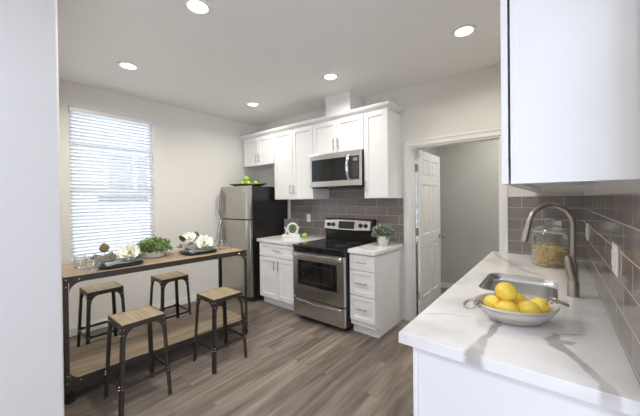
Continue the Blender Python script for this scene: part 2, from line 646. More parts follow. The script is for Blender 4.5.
        if bevel:
            md = o.modifiers.new('bevel', 'BEVEL')
            md.width = bevel
            md.segments = segs
            md.limit_method = 'ANGLE'
            md.angle_limit = math.radians(40)
        if sub:
            md = o.modifiers.new('sub', 'SUBSURF')
            md.levels = md.render_levels = sub
        return o


def tag(o, label, cat, group=None, kind=None):
    o['label'] = label
    o['category'] = cat
    if group:
        o['group'] = group
    if kind:
        o['kind'] = kind
    return o


def thing(name, loc, label, cat, rotz=0.0, group=None, kind=None):
    o = bpy.data.objects.new(name, None)
    o.empty_display_size = 0.05
    COL.objects.link(o)
    o.location = loc
    o.rotation_euler = (0, 0, rotz)
    WM[o.name] = Matrix.Translation(Vector(loc)) @ Matrix.Rotation(rotz, 4, 'Z')
    return tag(o, label, cat, group, kind)


def struct(o, kind='structure'):
    o['kind'] = kind
    return o


def dup(root, loc, rotz, label):
    """a copy of a thing with copies of its parts and sub-parts"""
    def cp(o, par):
        c = o.copy()
        COL.objects.link(c)
        if par is not None:
            c.parent = par
        for ch in o.children:
            cp(ch, c)
        return c
    r = cp(root, None)
    r.location = loc
    r.rotation_euler = (0, 0, rotz)
    r['label'] = label
    return r


def mirror_prop(o, label):
    o['label'] = label
    return o


# ------------------------------------------------------------------ room shell
XL, XR, YB, H = -4.0821, 0.183, 3.329, 2.767
WY0, WY1, WZ0, WZ1 = 0.736, 1.598, 0.80, 2.503     # kitchen window
DX0, DX1, DZ = -1.326, -0.404, 2.06                  # doorway
HY = 4.9                                            # far wall of the hall
T = 0.12

struct(MB().box(-4.25, 2.35, -2.5, 5.1, -0.1, 0).build('floor', FLOOR))
struct(MB().box(-4.25, 2.35, -2.5, 5.1, H, H + 0.1).build('ceiling', CEIL))
mb = MB()
mb.box(XL - T, XL, 0.19, WY0, 0, H).box(XL - T, XL, WY1, YB + T, 0, H)
mb.box(XL - T, XL, WY0, WY1, 0, WZ0).box(XL - T, XL, WY0, WY1, WZ1, H)
struct(mb.build('wall_left', WALL))
mb = MB()
mb.box(XL, DX0, YB, YB + T, 0, H).box(DX1, 2.3, YB, YB + T, 0, H).box(DX0, DX1, YB, YB + T, DZ, H)
struct(mb.build('wall_back', WALL))
struct(MB().box(0.191, 0.30, 1.06, YB, 0, H).build('wall_right', WALL))
mb = MB()
mb.box(-2.02, -1.90, -2.5, 0.31, 0, H).box(XL - T, -2.02, 0.19, 0.31, 0, H)
struct(mb.build('wall_front', PALEWALL, bevel=0.012, segs=3))
# unseen living area behind the camera: walls with openings added to let daylight in
struct(MB().box(0.30, 2.3, 1.06, 1.18, 0, H).build('wall_jog', WALL))
struct(MB().box(2.2, 2.32, -2.4, -2.2, 0, H).box(2.2, 2.32, 0.0, 1.06, 0, H).box(2.2, 2.32, -2.2, 0.0, 0, 0.3).box(2.2, 2.32, -2.2, 0.0, 2.4, H).build('wall_side', WALL))
mb = MB()
mb.box(-1.90, 2.2, -2.4, -2.28, 2.5, H).box(-1.90, 2.2, -2.4, -2.28, 0, 0.2).box(-1.90, 1.0, -2.4, -2.28, 0.2, 2.5).box(2.12, 2.2, -2.4, -2.28, 0.2, 2.5)
struct(mb.build('wall_rear', WALL))
# hall beyond the doorway
HX0, HX1 = -1.50, 0.75
HW = (3.78, 4.28, 0.80, 2.0)
mb = MB()
mb.box(HX0 - T, HX0, YB + T, HW[0], 0, H).box(HX0 - T, HX0, HW[1], HY, 0, H)
mb.box(HX0 - T, HX0, HW[0], HW[1], 0, HW[2]).box(HX0 - T, HX0, HW[0], HW[1], HW[3], H)
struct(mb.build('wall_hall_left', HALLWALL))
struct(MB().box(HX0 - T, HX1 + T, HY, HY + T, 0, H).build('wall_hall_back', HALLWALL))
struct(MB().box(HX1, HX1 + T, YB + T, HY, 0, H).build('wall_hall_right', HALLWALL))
# baseboards
struct(MB().box(XL, XL + 0.014, 0.31, 2.75, 0, 0.09).build('baseboard_left', TRIM, bevel=0.004))
struct(MB().box(-2.0, DX1 + 1.1, HY - 0.014, HY, 0, 0.09).build('baseboard_hall', TRIM, bevel=0.004).__class__ and bpy.data.objects['baseboard_hall'])
struct(MB().box(-1.428, -1.398, YB - 0.014, YB, 0, 0.09).build('baseboard_back', TRIM, bevel=0.003))
struct(MB().box(XL + 0.014, -1.9, 0.31, 0.324, 0, 0.09).build('baseboard_front', TRIM, bevel=0.004))

# door casing and jamb
mb = MB()
for x0, x1, flip in ((DX0 - 0.07, DX0, 0), (DX1, DX1 + 0.052, 1)):
    mb.box(x0, x1, YB - 0.012, YB, 0, DZ + 0.07)
    if flip:
        mb.box(x1 - 0.022, x1, YB - 0.019, YB - 0.012, 0, DZ + 0.07)
    else:
        mb.box(x0, x0 + 0.022, YB - 0.019, YB - 0.012, 0, DZ + 0.07)
mb.box(DX0, DX1, YB - 0.012, YB, DZ, DZ + 0.07)
mb.box(DX0 - 0.07, DX1 + 0.052, YB - 0.019, YB - 0.012, DZ + 0.048, DZ + 0.07)
mb.box(DX0, DX0 + 0.018, YB, YB + T + 0.01, 0, DZ)
mb.box(DX1 - 0.018, DX1, YB, YB + T + 0.01, 0, DZ)
mb.box(DX0 + 0.018, DX1 - 0.018, YB, YB + T + 0.01, DZ - 0.018, DZ)
mb.box(DX0 + 0.018, DX0 + 0.03, YB + 0.03, YB + 0.07, 0, DZ - 0.018)
mb.box(DX1 - 0.03, DX1 - 0.018, YB + 0.03, YB + 0.07, 0, DZ - 0.018)
struct(mb.build('trim_1', TRIM, bevel=0.003))

# six-panel door, opened into the hall
LX0, LX1 = -1.292, -1.257
LY0, LY1 = 3.455, 4.25
mb = MB()
mb.box(LX0 + 0.008, LX1 - 0.008, LY0 + 0.02, LY1 - 0.02, 0.03, 2.02)
st = 0.105
mid = (LY0 + LY1) / 2
rails = [(0.012, 0.25), (0.86, 1.01), (1.62, 1.72), (1.93, 2.035)]
for y0, y1 in ((LY0, LY0 + st), (mid - 0.05, mid + 0.05), (LY1 - st, LY1)):
    mb.box(LX0, LX1, y0, y1, 0.012, 2.035)
for z0, z1 in rails:
    mb.box(LX0, LX1, LY0 + st, mid - 0.05, z0, z1).box(LX0, LX1, mid + 0.05, LY1 - st, z0, z1)
for (za, zb_) in ((0.25, 0.86), (1.01, 1.62), (1.72, 1.93)):
    for ya, yb_ in ((LY0 + st, mid - 0.05), (mid + 0.05, LY1 - st)):
        mb.box(LX0 + 0.003, LX1 - 0.003, ya + 0.03, yb_ - 0.03, za + 0.03, zb_ - 0.03)
door = struct(mb.build('door_1', TRIM, bevel=0.004))
mb = MB()
for sgn, x in ((1, LX1), (-1, LX0)):
    mb.cyl((x, LY1 - 0.065, 0.93), (x + sgn * 0.008, LY1 - 0.065, 0.93), 0.03)
    mb.cyl((x + sgn * 0.008, LY1 - 0.065, 0.93), (x + sgn * 0.04, LY1 - 0.065, 0.93), 0.011)
    mb.ball((x + sgn * 0.052, LY1 - 0.065, 0.93), 0.027, sx=0.8)
mb.build('knob', NICKEL, door, smooth=True)
for z in (0.28, 1.05, 1.82):
    mb = MB()
    mb.box(LX0 - 0.014, LX0 + 0.02, LY0 - 0.004, LY0, z - 0.045, z + 0.045)
    mb.cyl((LX0 - 0.005, LY0 - 0.010, z - 0.048), (LX0 - 0.005, LY0 - 0.010, z + 0.048), 0.007, seg=12)
    mb.build('hinge', NICKEL, door, smooth=True)


# ------------------------------------------------------------------ windows
def window(name, wall_x, y0, y1, z0, z1, depth):
    """single-hung vinyl window in a wall whose room face is at wall_x (room on +x)"""
    x0, x1 = wall_x - depth, wall_x - depth + 0.06
    m = MB()
    f = 0.04
    m.box(x0, x1, y0, y0 + f, z0, z1).box(x0, x1, y1 - f, y1, z0, z1)
    m.box(x0, x1, y0 + f, y1 - f, z0, z0 + f).box(x0, x1, y0 + f, y1 - f, z1 - f, z1)
    zm = z0 + (z1 - z0) * 0.47
    m.box(x0 + 0.005, x1 - 0.005, y0 + f, y1 - f, zm - 0.022, zm + 0.022)
    fr = struct(m.build(name, TRIM, bevel=0.003))
    MB().box(x0 + 0.028, x0 + 0.032, y0 + f, y1 - f, z0 + f, zm - 0.022).build('window_pane', PANE, fr)
    MB().box(x0 + 0.028, x0 + 0.032, y0 + f, y1 - f, zm + 0.022, z1 - f).build('window_pane', PANE, fr)
    return fr


def blind(wall_x, y0, y1, z0, z1, label, pitch=0.039, tilt=33):
    xc = wall_x - 0.034
    t = thing('window_blind', (xc, (y0 + y1) / 2, z0), label, 'blind')
    g = 0.006
    MB().box(xc - 0.026, xc + 0.03, y0 + g, y1 - g, z1 - 0.05, z1 - 0.002).build('headrail', WHITEPL, t, bevel=0.003)
    m = MB()
    z = z1 - 0.075
    ca, sa = math.cos(math.radians(tilt)), math.sin(math.radians(tilt))
    while z > z0 + 0.05:
        hw = 0.0215
        pts = []
        for k in range(5):
            u = -hw + 2 * hw * k / 4
            hh = 0.003 * (1 - (u / hw) ** 2)
            pts.append((xc + u * ca - hh * sa, z + u * sa + hh * ca))
        low = [(x - 0.0015 * -sa, zz - 0.0028 * ca) for x, zz in reversed(pts)]
        m.prism(pts + low, 'y', y0 + g + 0.004, y1 - g - 0.004)
        z -= pitch
    m.build('slats', SLAT, t)
    MB().box(xc - 0.022, xc + 0.022, y0 + g, y1 - g, z0 + 0.004, z0 + 0.024).build('bottom_rail', WHITEPL, t, bevel=0.003)
    m = MB()
    for f in (0.16, 0.84):
        y = y0 + (y1 - y0) * f
        m.cyl((xc + 0.028, y, z0 + 0.02), (xc + 0.028, y, z1 - 0.05), 0.0013, seg=6)
        m.cyl((xc - 0.028, y, z0 + 0.02), (xc - 0.028, y, z1 - 0.05), 0.0013, seg=6)
    m.build('ladder_cord', WHITEPL, t)
    return t


window('window_1', XL, WY0, WY1, WZ0, WZ1, 0.118)
t = blind(XL, WY0, WY1, WZ0, WZ1, 'white horizontal slat blind filling the bright kitchen window')
for y, zz in ((WY0 + 0.09, 1.56), (WY0 + 0.10, 1.44), (WY1 - 0.06, 1.60), (WY1 - 0.05, 1.46)):
    m = MB()
    m.cyl((XL + 0.004, y, zz), (XL + 0.004, y, WZ1 - 0.05), 0.0012, seg=6)
    m.cyl((XL + 0.004, y, zz - 0.03), (XL + 0.004, y, zz), 0.006, 0.003, seg=10)
    m.build('pull_cord', WHITEPL, t, smooth=True)
window('window_2', HX0, HW[0], HW[1], HW[2], HW[3], 0.118)
blind(HX0, HW[0], HW[1], HW[2], HW[3], 'slat blind glimpsed in the gap behind the open white door')

# neighbouring house seen through the blind
nx = -6.6
t = thing('neighbor_house', (nx, 1.0, -0.3), 'house next door glimpsed through the kitchen window blind', 'house')
MB().box(nx - 0.3, nx, -3.0, 6.0, -0.3, 3.6).build('wall_face', SIDING, t)
m = MB()
for y0, y1, z0, z1 in ((1.75, 2.17, 1.70, 2.38), (2.24, 2.70, 1.70, 2.38)):
    m.box(nx, nx + 0.015, y0, y1, z0, z1)
m.build('window_glass', plain('neighbor_glass', (0.22, 0.23, 0.24), 0.2), t)
m = MB()
m.box(nx, nx + 0.03, 1.68, 2.77, 2.38, 2.44).box(nx, nx + 0.03, 1.68, 2.77, 1.63, 1.70)
for y in (1.68, 2.17, 2.70):
    m.box(nx, nx + 0.03, y, y + 0.07, 1.70, 2.38)
m.build('window_trim', TRIM, t)
MB().box(nx, nx + 0.02, -1.0, 4.0, 2.46, 2.52).build('dark_band', DARKPL, t)
MB().box(nx, nx + 0.02, 1.60, 2.85, 1.46, 1.57).build('lower_ledge', plain('ledge_grey', (0.12, 0.12, 0.13), 0.6), t)
struct(MB().box(-9.5, -4.25, -4.0, 7.0, -0.4, -0.3).build('ground_outside', EARTH))

# ------------------------------------------------------------------ recessed lights and added fill lamps
LP = [(-1.87, 1.02, 'recessed ceiling light highest in the view, above the front stool'),
      (-3.20, 1.03, 'recessed ceiling light nearest the window blind'),
      (-3.20, 2.52, 'recessed ceiling light above the refrigerator corner'),
      (-1.86, 2.50, 'recessed ceiling light in front of the white duct box'),
      (-0.55, 2.51, 'recessed ceiling light nearest the doorway to the hall')]
root = None
for i, (x, y, lab) in enumerate(LP):
    if root is None:
        root = thing('recessed_light', (x, y, H), lab, 'ceiling light', group='recessed ceiling lights')
        MB().lathe([(0.062, -0.004), (0.070, -0.010), (0.088, -0.007), (0.092, 0.0), (0.070, 0.0), (0.062, 0.0)], (x, y, H), 40, loop=True).build('trim_ring', WHITEPL, root, smooth=True)
        MB().lathe([(0.001, -0.003), (0.064, -0.003), (0.064, -0.0005), (0.001, -0.0005)], (x, y, H), 32).build('lens', LENS, root)
    else:
        dup(root, (x, y, H), 0, lab)
for x, y, pw, lc in ([(p[0], p[1], (CAN_FRONT if p[0] > -3 else CAN_FRONT * 0.72) if p[1] < 2 else CAN_BACK, CAN_COLOR) for p in LP] + [(-0.35, 4.2, FILL_HALL, (1.0, 0.97, 0.93))]  # last entry: unseen fill lamp added to brighten the hall
                     + [(0.3, -0.6, FILL_LIVING, LIVING_FILL_COLOR), (-1.1, -0.6, FILL_LIVING, LIVING_FILL_COLOR)]):  # two fill lamps added behind the camera, no fixtures there
    o = area('can_and_fill_lamp', (x, y, H - 0.012), (0, 0, 0), 0.13, 0.13, pw, lc, 'DISK')
    o.data.spread = math.radians(LAMP_SPREAD)

# ------------------------------------------------------------------ cabinets along the back wall


def shaker(x0, x1, z0, z1, yf, rail=0.058, th=0.02):
    m = MB()
    m.box(x0, x0 + rail, yf, yf + th, z0, z1).box(x1 - rail, x1, yf, yf + th, z0, z1)
    m.box(x0 + rail, x1 - rail, yf, yf + th, z0, z0 + rail).box(x0 + rail, x1 - rail, yf, yf + th, z1 - rail, z1)
    m.box(x0 + rail - 0.002, x1 - rail + 0.002, yf + 0.012, yf + th, z0 + rail - 0.002, z1 - rail + 0.002)
    return m


def pull(parent, p, L, axis, out=(0, -1, 0)):
    p, out = Vector(p), Vector(out)
    a = Vector((1, 0, 0)) if axis == 'x' else Vector((0, 0, 1)) if axis == 'z' else Vector((0, 1, 0))
    m = MB()
    m.cyl(p - a * L / 2 + out * 0.028, p + a * L / 2 + out * 0.028, 0.0055, seg=12)
    for s in (-0.32, 0.32):
        m.cyl(p + a * L * s, p + a * L * s + out * 0.028, 0.0045, seg=10)
    m.build('handle', NICKEL, parent, smooth=True)


def upper(name, x0, x1, z0, z1, doors, label, handle_z, yf=2.967, handed=None):
    t = thing(name, ((x0 + x1) / 2, YB, z0), label, 'cabinet', group='white wall cabinets along the range wall')
    MB().box(x0, x1, yf + 0.0215, YB - 0.001, z0, z1).build('body', CAB, t, bevel=0.0015)
    wdt = (x1 - x0) / doors
    for k in range(doors):
        a, b = x0 + wdt * k + 0.003, x0 + wdt * (k + 1) - 0.003
        d = shaker(a, b, z0 + 0.003, z1 - 0.003, yf).build('door', CAB, t, bevel=0.0018)
        if doors == 2:
            hx = b - 0.03 if k == 0 else a + 0.03
        else:
            hx = a + 0.03
        pull(d, (hx, yf, handle_z), 0.13, 'z')
    return t


ZT = 2.455
upper('wall_cabinet', -4.03, -3.282, 2.005, ZT, 2, 'short double door white wall cabinet above the refrigerator', 2.12)
upper('wall_cabinet', -3.280, -2.518, 1.46, ZT, 2, 'tall double door white wall cabinet between refrigerator and microwave', 1.60)
upper('wall_cabinet', -2.516, -1.736, 2.035, ZT, 2, 'short double door white wall cabinet directly above the microwave', 2.15)
upper('wall_cabinet', -1.734, -1.430, 1.46, ZT, 1, 'narrow single door white wall cabinet right of the microwave', 1.60)

mb = MB()
prof = [(2.985, ZT), (2.945, ZT + 0.03), (2.932, ZT + 0.055), (2.932, ZT + 0.065), (3.0, ZT + 0.065), (3.0, ZT)]
mb.prism(prof, 'x', -4.08, -1.40)
mb.box(-1.428, -1.395, 2.98, YB - 0.001, ZT + 0.03, ZT + 0.065).box(-1.428, -1.412, 2.98, YB - 0.001, ZT + 0.002, ZT + 0.03)
mb.box(-4.08, -1.43, 3.0, YB - 0.001, ZT + 0.002, ZT + 0.02)
tag(mb.build('crown_molding', CAB, bevel=0.002), 'long white crown molding along the tops of the wall cabinets', 'molding')
tag(MB().box(-2.292, -1.918, 2.967, YB - 0.001, ZT + 0.067, H - 0.001).build('duct_cover', CAB, bevel=0.002),
    'white boxed duct cover between cabinet tops and ceiling', 'duct cover')

# microwave
t = thing('microwave', (-2.126, YB, 1.60), 'stainless over-range microwave with dark window and curved handle', 'microwave')
MX0, MX1, MZ0, MZ1, MY = -2.513, -1.739, 1.602, 2.030, 2.900
MB().box(MX0, MX1, MY + 0.03, YB - 0.01, MZ0, MZ1).build('body', BLACK, t, bevel=0.003)
mb = MB()
dx1 = MX1 - 0.165
mb.box(MX0, MX1, MY, MY + 0.028, MZ0 + 0.012, MZ0 + 0.082).box(MX0, MX1, MY, MY + 0.028, MZ1 - 0.068, MZ1)
mb.box(MX0, MX0 + 0.03, MY, MY + 0.028, MZ0 + 0.082, MZ1 - 0.068)
mb.box(MX1 - 0.022, MX1, MY, MY + 0.028, MZ0 + 0.082, MZ1 - 0.068)
mb.box(dx1 - 0.02, dx1, MY, MY + 0.028, MZ0 + 0.082, MZ1 - 0.068)
fr = mb.build('front_frame', BRIGHT, t, bevel=0.003)
MB().box(MX0 + 0.03, dx1 - 0.02, MY + 0.006, MY + 0.028, MZ0 + 0.082, MZ1 - 0.068).build('door_window', BLACKGL, t, bevel=0.002)
cp = MB().box(dx1, MX1 - 0.022, MY + 0.004, MY + 0.028, MZ0 + 0.082, MZ1 - 0.068).build('control_panel', DARKPL, t, bevel=0.002)
MB().box(dx1 + 0.06, MX1 - 0.045, MY + 0.002, MY + 0.004, MZ1 - 0.125, MZ1 - 0.09).build('clock_display', plain('lcd_grey', (0.30, 0.31, 0.30), 0.3), cp)
mb = MB()
for r in range(5):
    for c in range(3):
        x = dx1 + 0.052 + c * 0.028
        z = MZ1 - 0.16 - r * 0.032
        mb.box(x, x + 0.018, MY + 0.002, MY + 0.004, z - 0.016, z)
mb.build('buttons', plain('key_grey', (0.09, 0.09, 0.095), 0.4), cp)
pts = [(dx1 + 0.008, MY + 0.004, MZ0 + 0.095)]
for k in range(9):
    a = k / 8
    pts.append((dx1 + 0.008, MY - 0.022 - 0.034 * math.sin(PI * a), MZ0 + 0.10 + a * (MZ1 - MZ0 - 0.165)))
pts.append((dx1 + 0.008, MY + 0.004, MZ1 - 0.06))
MB().tube(pts, 0.019, 14).build('handle', CHROME, t, smooth=True)
mb = MB()
for k in range(14):
    x = MX0 + 0.06 + k * 0.046
    mb.box(x, x + 0.03, MY + 0.04, MY + 0.10, MZ0 - 0.004, MZ0)
mb.box(MX0 + 0.02, MX1 - 0.02, MY + 0.02, MY + 0.03, MZ0 - 0.003, MZ0 + 0.012)
mb.build('bottom_vent', DARKPL, t)


# base cabinets
YF = 2.640


def base_body(x0, x1, t, side_panel=False):
    m = MB()
    m.box(x0, x1, YF + 0.0215, YB - 0.001, 0.10, 0.873)
    m.build('body', CAB, t, bevel=0.0015)
    MB().box(x0, x1, YF + 0.075, YF + 0.09, 0.0, 0.0995).build('toe_kick', CAB, t)
    MB().box(x1 - 0.018, x1, YF + 0.0902, YB - 0.001, 0.0, 0.0995).build('side_panel', CAB, t)


t = thing('base_cabinet', (-2.885, YB, 0), 'white base cabinet with wide drawer and two doors beside the refrigerator', 'cabinet')
base_body(-3.25, -2.522, t)
d = shaker(-3.247, -2.525, 0.682, 0.862, YF, 0.045).build('drawer', CAB, t, bevel=0.0018)
pull(d, (-2.886, YF + 0.008, 0.772), 0.13, 'x')
for a, b, hx in ((-3.247, -2.888, -2.925), (-2.884, -2.525, -2.848)):
    d = shaker(a, b, 0.115, 0.674, YF).build('door', CAB, t, bevel=0.0018)
    pull(d, (hx, YF, 0.575), 0.13, 'z')
t = thing('drawer_cabinet', (-1.585, YB, 0), 'narrow white base cabinet with three drawers right of the range', 'cabinet')
base_body(-1.738, -1.430, t)
for z0, z1 in ((0.700, 0.862), (0.428, 0.692), (0.155, 0.420)):
    d = shaker(-1.735, -1.433, z0, z1, YF, 0.042).build('drawer', CAB, t, bevel=0.0018)
    pull(d, (-1.584, YF + 0.008, (z0 + z1) / 2), 0.13, 'x')

vein_l = [((-3.2, 2.7, .006), (-2.95, 2.95, .012), (-2.6, 3.25, .006)), ((-2.75, 2.62, .005), (-2.62, 2.9, .008))]
vein_r = [((-1.72, 2.8, .008), (-1.55, 2.72, .012), (-1.42, 2.95, .008))]
mb = MB().box(-3.28, -2.521, 2.615, YB - 0.009, 0.875, 0.915)
tag(mb.build('countertop', quartz_mat('quartz_left', vein_l), bevel=0.003), 'short white quartz countertop between refrigerator and range', 'countertop')
mb = MB().box(-1.742, -1.412, 2.615, YB - 0.009, 0.875, 0.915)
tag(mb.build('countertop', quartz_mat('quartz_right', vein_r), bevel=0.003), 'small white quartz countertop right of the range under the potted plant', 'countertop')

# backsplashes
struct(MB().box(-3.30, -1.412, YB - 0.008, YB, 0.90, 1.459).box(-2.515, -1.737, YB - 0.008, YB, 1.459, 1.60).build('backsplash_range', TILEX))
struct(MB().box(DX1 + 0.054, XR, YB - 0.008, YB, 0.90, 1.459).build('backsplash_end', TILEX))
struct(MB().box(XR, 0.191, 1.075, YB - 0.0002, 0.90, 1.459).build('backsplash_side', TILEY))

# ------------------------------------------------------------------ range
RX0, RX1 = -2.512, -1.752
t = thing('range', ((RX0 + RX1) / 2, YB, 0), 'stainless electric range with black glass cooktop and oven window', 'range')
RYF = 2.558
MB().box(RX0, RX1, RYF + 0.045, 3.30, 0.06, 0.879).box(RX0 + 0.03, RX1 - 0.03, RYF + 0.09, 3.28, 0.0, 0.06).build('body', BLACK, t, bevel=0.003)
ck = MB().box(RX0, RX1, RYF - 0.012, 3.235, 0.880, 0.908).build('cooktop', BLACKGL, t, bevel=0.010, segs=3)
BURN = plain('burner_grey', (0.030, 0.030, 0.032), 0.25)
for x, y, r in ((-2.32, 2.80, 0.105), (-1.95, 2.80, 0.085), (-2.32, 3.08, 0.08), (-1.95, 3.08, 0.10)):
    MB().lathe([(0.001, 0.9081), (r, 0.9081), (r, 0.9086), (r - 0.003, 0.9088), (r - 0.006, 0.9086), (0.001, 0.9086)], (x, y, 0), 40).build('burner', BURN, ck, smooth=True)
MB().box(RX0 + 0.004, RX1 - 0.004, RYF + 0.006, RYF + 0.044, 0.832, 0.879).build('control_band', BLACKGL, t, bevel=0.004)
mb = MB()
mb.box(RX0 + 0.004, RX0 + 0.076, RYF, RYF + 0.044, 0.285, 0.828).box(RX1 - 0.096, RX1 - 0.004, RYF, RYF + 0.044, 0.285, 0.828)
mb.box(RX0 + 0.076, RX1 - 0.096, RYF, RYF + 0.044, 0.285, 0.430).box(RX0 + 0.076, RX1 - 0.096, RYF, RYF + 0.044, 0.732, 0.828)
od = mb.build('oven_door', STEELH, t, bevel=0.0015)
wn = MB().box(RX0 + 0.077, RX1 - 0.097, RYF + 0.005, RYF + 0.04, 0.431, 0.731).build('oven_window', BLACKGL, od, bevel=0.002)
mb = MB()
mb.box(RX0 + 0.15, RX1 - 0.165, RYF + 0.003, RYF + 0.005, 0.485, 0.489).box(RX0 + 0.15, RX1 - 0.165, RYF + 0.003, RYF + 0.005, 0.671, 0.675)
mb.box(RX0 + 0.15, RX0 + 0.154, RYF + 0.003, RYF + 0.005, 0.489, 0.671).box(RX1 - 0.169, RX1 - 0.165, RYF + 0.003, RYF + 0.005, 0.489, 0.671)
mb.build('window_border', plain('window_border_grey', (0.06, 0.05, 0.045), 0.3), wn)
pts = []
for k in range(13):
    a = k / 12
    pts.append((RX0 + 0.02 + a * (RX1 - RX0 - 0.04), RYF - 0.022 - 0.03 * math.sin(PI * a) ** 0.5, 0.800))
pts = [(RX0 + 0.02, RYF + 0.002, 0.800)] + pts + [(RX1 - 0.02, RYF + 0.002, 0.800)]
mb = MB()
out = []
for p in pts:
    out.append([Vector((p[0], p[1] - 0.010, 0.778)), Vector((p[0], p[1] + 0.010, 0.774)), Vector((p[0], p[1] + 0.010, 0.826)), Vector((p[0], p[1] - 0.010, 0.822))])
mb.rings(out)
mb.build('handle', BRIGHT, od, bevel=0.004, smooth=True)
dr = MB().box(RX0 + 0.004, RX1 - 0.004, RYF, RYF + 0.044, 0.062, 0.272).build('bottom_drawer', STEELH, t, bevel=0.003)
mb = MB()
out = []
for k in range(17):
    a = k / 16
    x = RX0 + 0.05 + a * (RX1 - RX0 - 0.10)
    z = 0.245 - 0.018 * math.sin(PI * a)
    dpt = 0.004 + 0.016 * math.sin(PI * a) ** 0.4
    out.append([Vector((x, RYF - dpt, z)), Vector((x, RYF + 0.001, z - 0.012)), Vector((x, RYF + 0.001, z + 0.014)), Vector((x, RYF - dpt, z + 0.008))])
mb.rings(out)
mb.build('handle', BRIGHT, dr, smooth=True)
# backguard
BGY = 3.17
bgp = MB()
bgp.prism([(BGY + 0.045, 0.90), (BGY + 0.03, 1.03), (BGY + 0.012, 1.05), (BGY + 0.045, 1.195), (3.30, 1.195), (3.30, 0.90)], 'x', RX0 + 0.004, RX1 - 0.004)
bgd = bgp.build('backguard', BLACK, t, bevel=0.008, segs=3)
mb = MB()
rows = []
for k in range(13):
    a = k / 12
    x = RX0 + 0.006 + a * (RX1 - RX0 - 0.040)
    arch = 0.010 * math.sin(PI * a)
    zb_, zt_ = 1.058 - arch, 1.172 + arch
    f = lambda z: BGY + 0.012 + (z - 1.05) * (0.033 / 0.145) - 0.004
    rows.append([Vector((x, f(zb_), zb_)), Vector((x, f(zt_), zt_)), Vector((x, f(zt_) + 0.008, zt_)), Vector((x, f(zb_) + 0.008, zb_))])
mb.rings(rows)
pn = mb.build('control_panel', BRIGHT, bgd, bevel=0.002)
sl = math.atan2(0.033, 0.145)
for x in (-2.43, -2.355, -1.925, -1.85):
    y = BGY + 0.012 + (1.112 - 1.05) * 0.2276 - 0.004
    n = Vector((0, -math.cos(sl), math.sin(sl)))
    p = Vector((x, y, 1.112))
    m = MB().cyl(p, p + n * 0.006, 0.028).cyl(p + n * 0.006, p + n * 0.026, 0.023, 0.019)
    m.build('knob', BLACK, bgd, smooth=True)
mb = MB()
mb.box(-2.265, -2.02, -0.003, 0, 1.066, 1.160)
for v in mb.bm.verts:
    v.co.y += BGY + 0.012 + (v.co.z - 1.05) * 0.2276 - 0.0045
mb.build('display', DISPLAY, bgd, bevel=0.002)

# ------------------------------------------------------------------ refrigerator
FX0, FX1, FYF, FZ = -4.074, -3.345, 2.535, 1.664
t = thing('refrigerator', ((FX0 + FX1) / 2, 3.0, 0), 'stainless top-freezer refrigerator with black sides in the corner', 'refrigerator')
MB().box(FX0, FX1, FYF + 0.075, 3.30, 0.03, FZ - 0.008).build('body', BLACK, t, bevel=0.006)


def fdoor(z0, z1):
    m = MB()
    out = []
    n = 14
    poly = [(FX0, FYF + 0.068)]
    for k in range(n + 1):
        a = k / n
        x = FX0 + a * (FX1 - FX0)
        e = min(a, 1 - a)
        yy = FYF - 0.010 * math.sin(PI * a) + 0.020 * max(0, 1 - e / 0.04) ** 2
        poly.append((x, yy + 0.006))
    poly.append((FX1, FYF + 0.068))
    m.prism(poly, 'z', z0, z1)
    return m


d1 = fdoor(1.182, FZ).build('freezer_door', STEEL, t, bevel=0.004, smooth=True)
d2 = fdoor(0.075, 1.168).build('fresh_food_door', STEEL, t, bevel=0.004, smooth=True)
for d, z0, z1 in ((d1, 1.20, 1.60), (d2, 0.62, 1.15)):
    pts = []
    for k in range(11):
        a = k / 10
        pts.append((FX0 + 0.055, FYF - 0.004 - 0.055 * math.sin(PI * a) ** 0.6, z0 + (z1 - z0) * a))
    MB().tube(pts, [0.012 + 0.006 * math.sin(PI * k / 10) for k in range(11)], 12).build('handle', STEEL, d, smooth=True)
MB().box(FX0 + 0.01, FX1 - 0.01, FYF + 0.05, FYF + 0.07, 0.012, 0.07).build('base_grille', DARKPL, t)
MB().cyl((FX1 - 0.10, FYF - 0.003, FZ - 0.075), (FX1 - 0.10, FYF + 0.004, FZ - 0.075), 0.012).build('badge', CHROME, t, smooth=True)
for x in (FX0 + 0.05, FX1 - 0.05):
    for y in (FYF + 0.10, 3.24):
        MB().cyl((x, y, 0), (x, y, 0.03), 0.02).build('leveling_foot', RUBBER, t, smooth=True)

# platter and apples on top
pc = (-3.70, 2.80)
a0 = math.radians(36)
mb = MB()
out = []
for (r, z) in ((0.001, 0.002), (0.62, 0.002), (0.80, 0.012), (1.0, 0.034), (0.985, 0.038), (0.78, 0.018), (0.6, 0.008), (0.001, 0.008)):
    rg = []
    for k in range(48):
        a = 2 * PI * k / 48
        px_, py_ = 0.30 * r * math.cos(a), 0.16 * r * math.sin(a) * (1 - 0.35 * math.cos(a) ** 2)
        rg.append(Vector((pc[0] + px_ * math.cos(a0) - py_ * math.sin(a0), pc[1] + px_ * math.sin(a0) + py_ * math.cos(a0), FZ + z + (0.012 * (abs(math.cos(a)) ** 3) * r if r > .7 else 0))))
    out.append(rg)
mb.rings(out)
tag(mb.build('platter', DARKPL, smooth=True), 'long dark leaf-shaped platter on top of the refrigerator', 'platter')


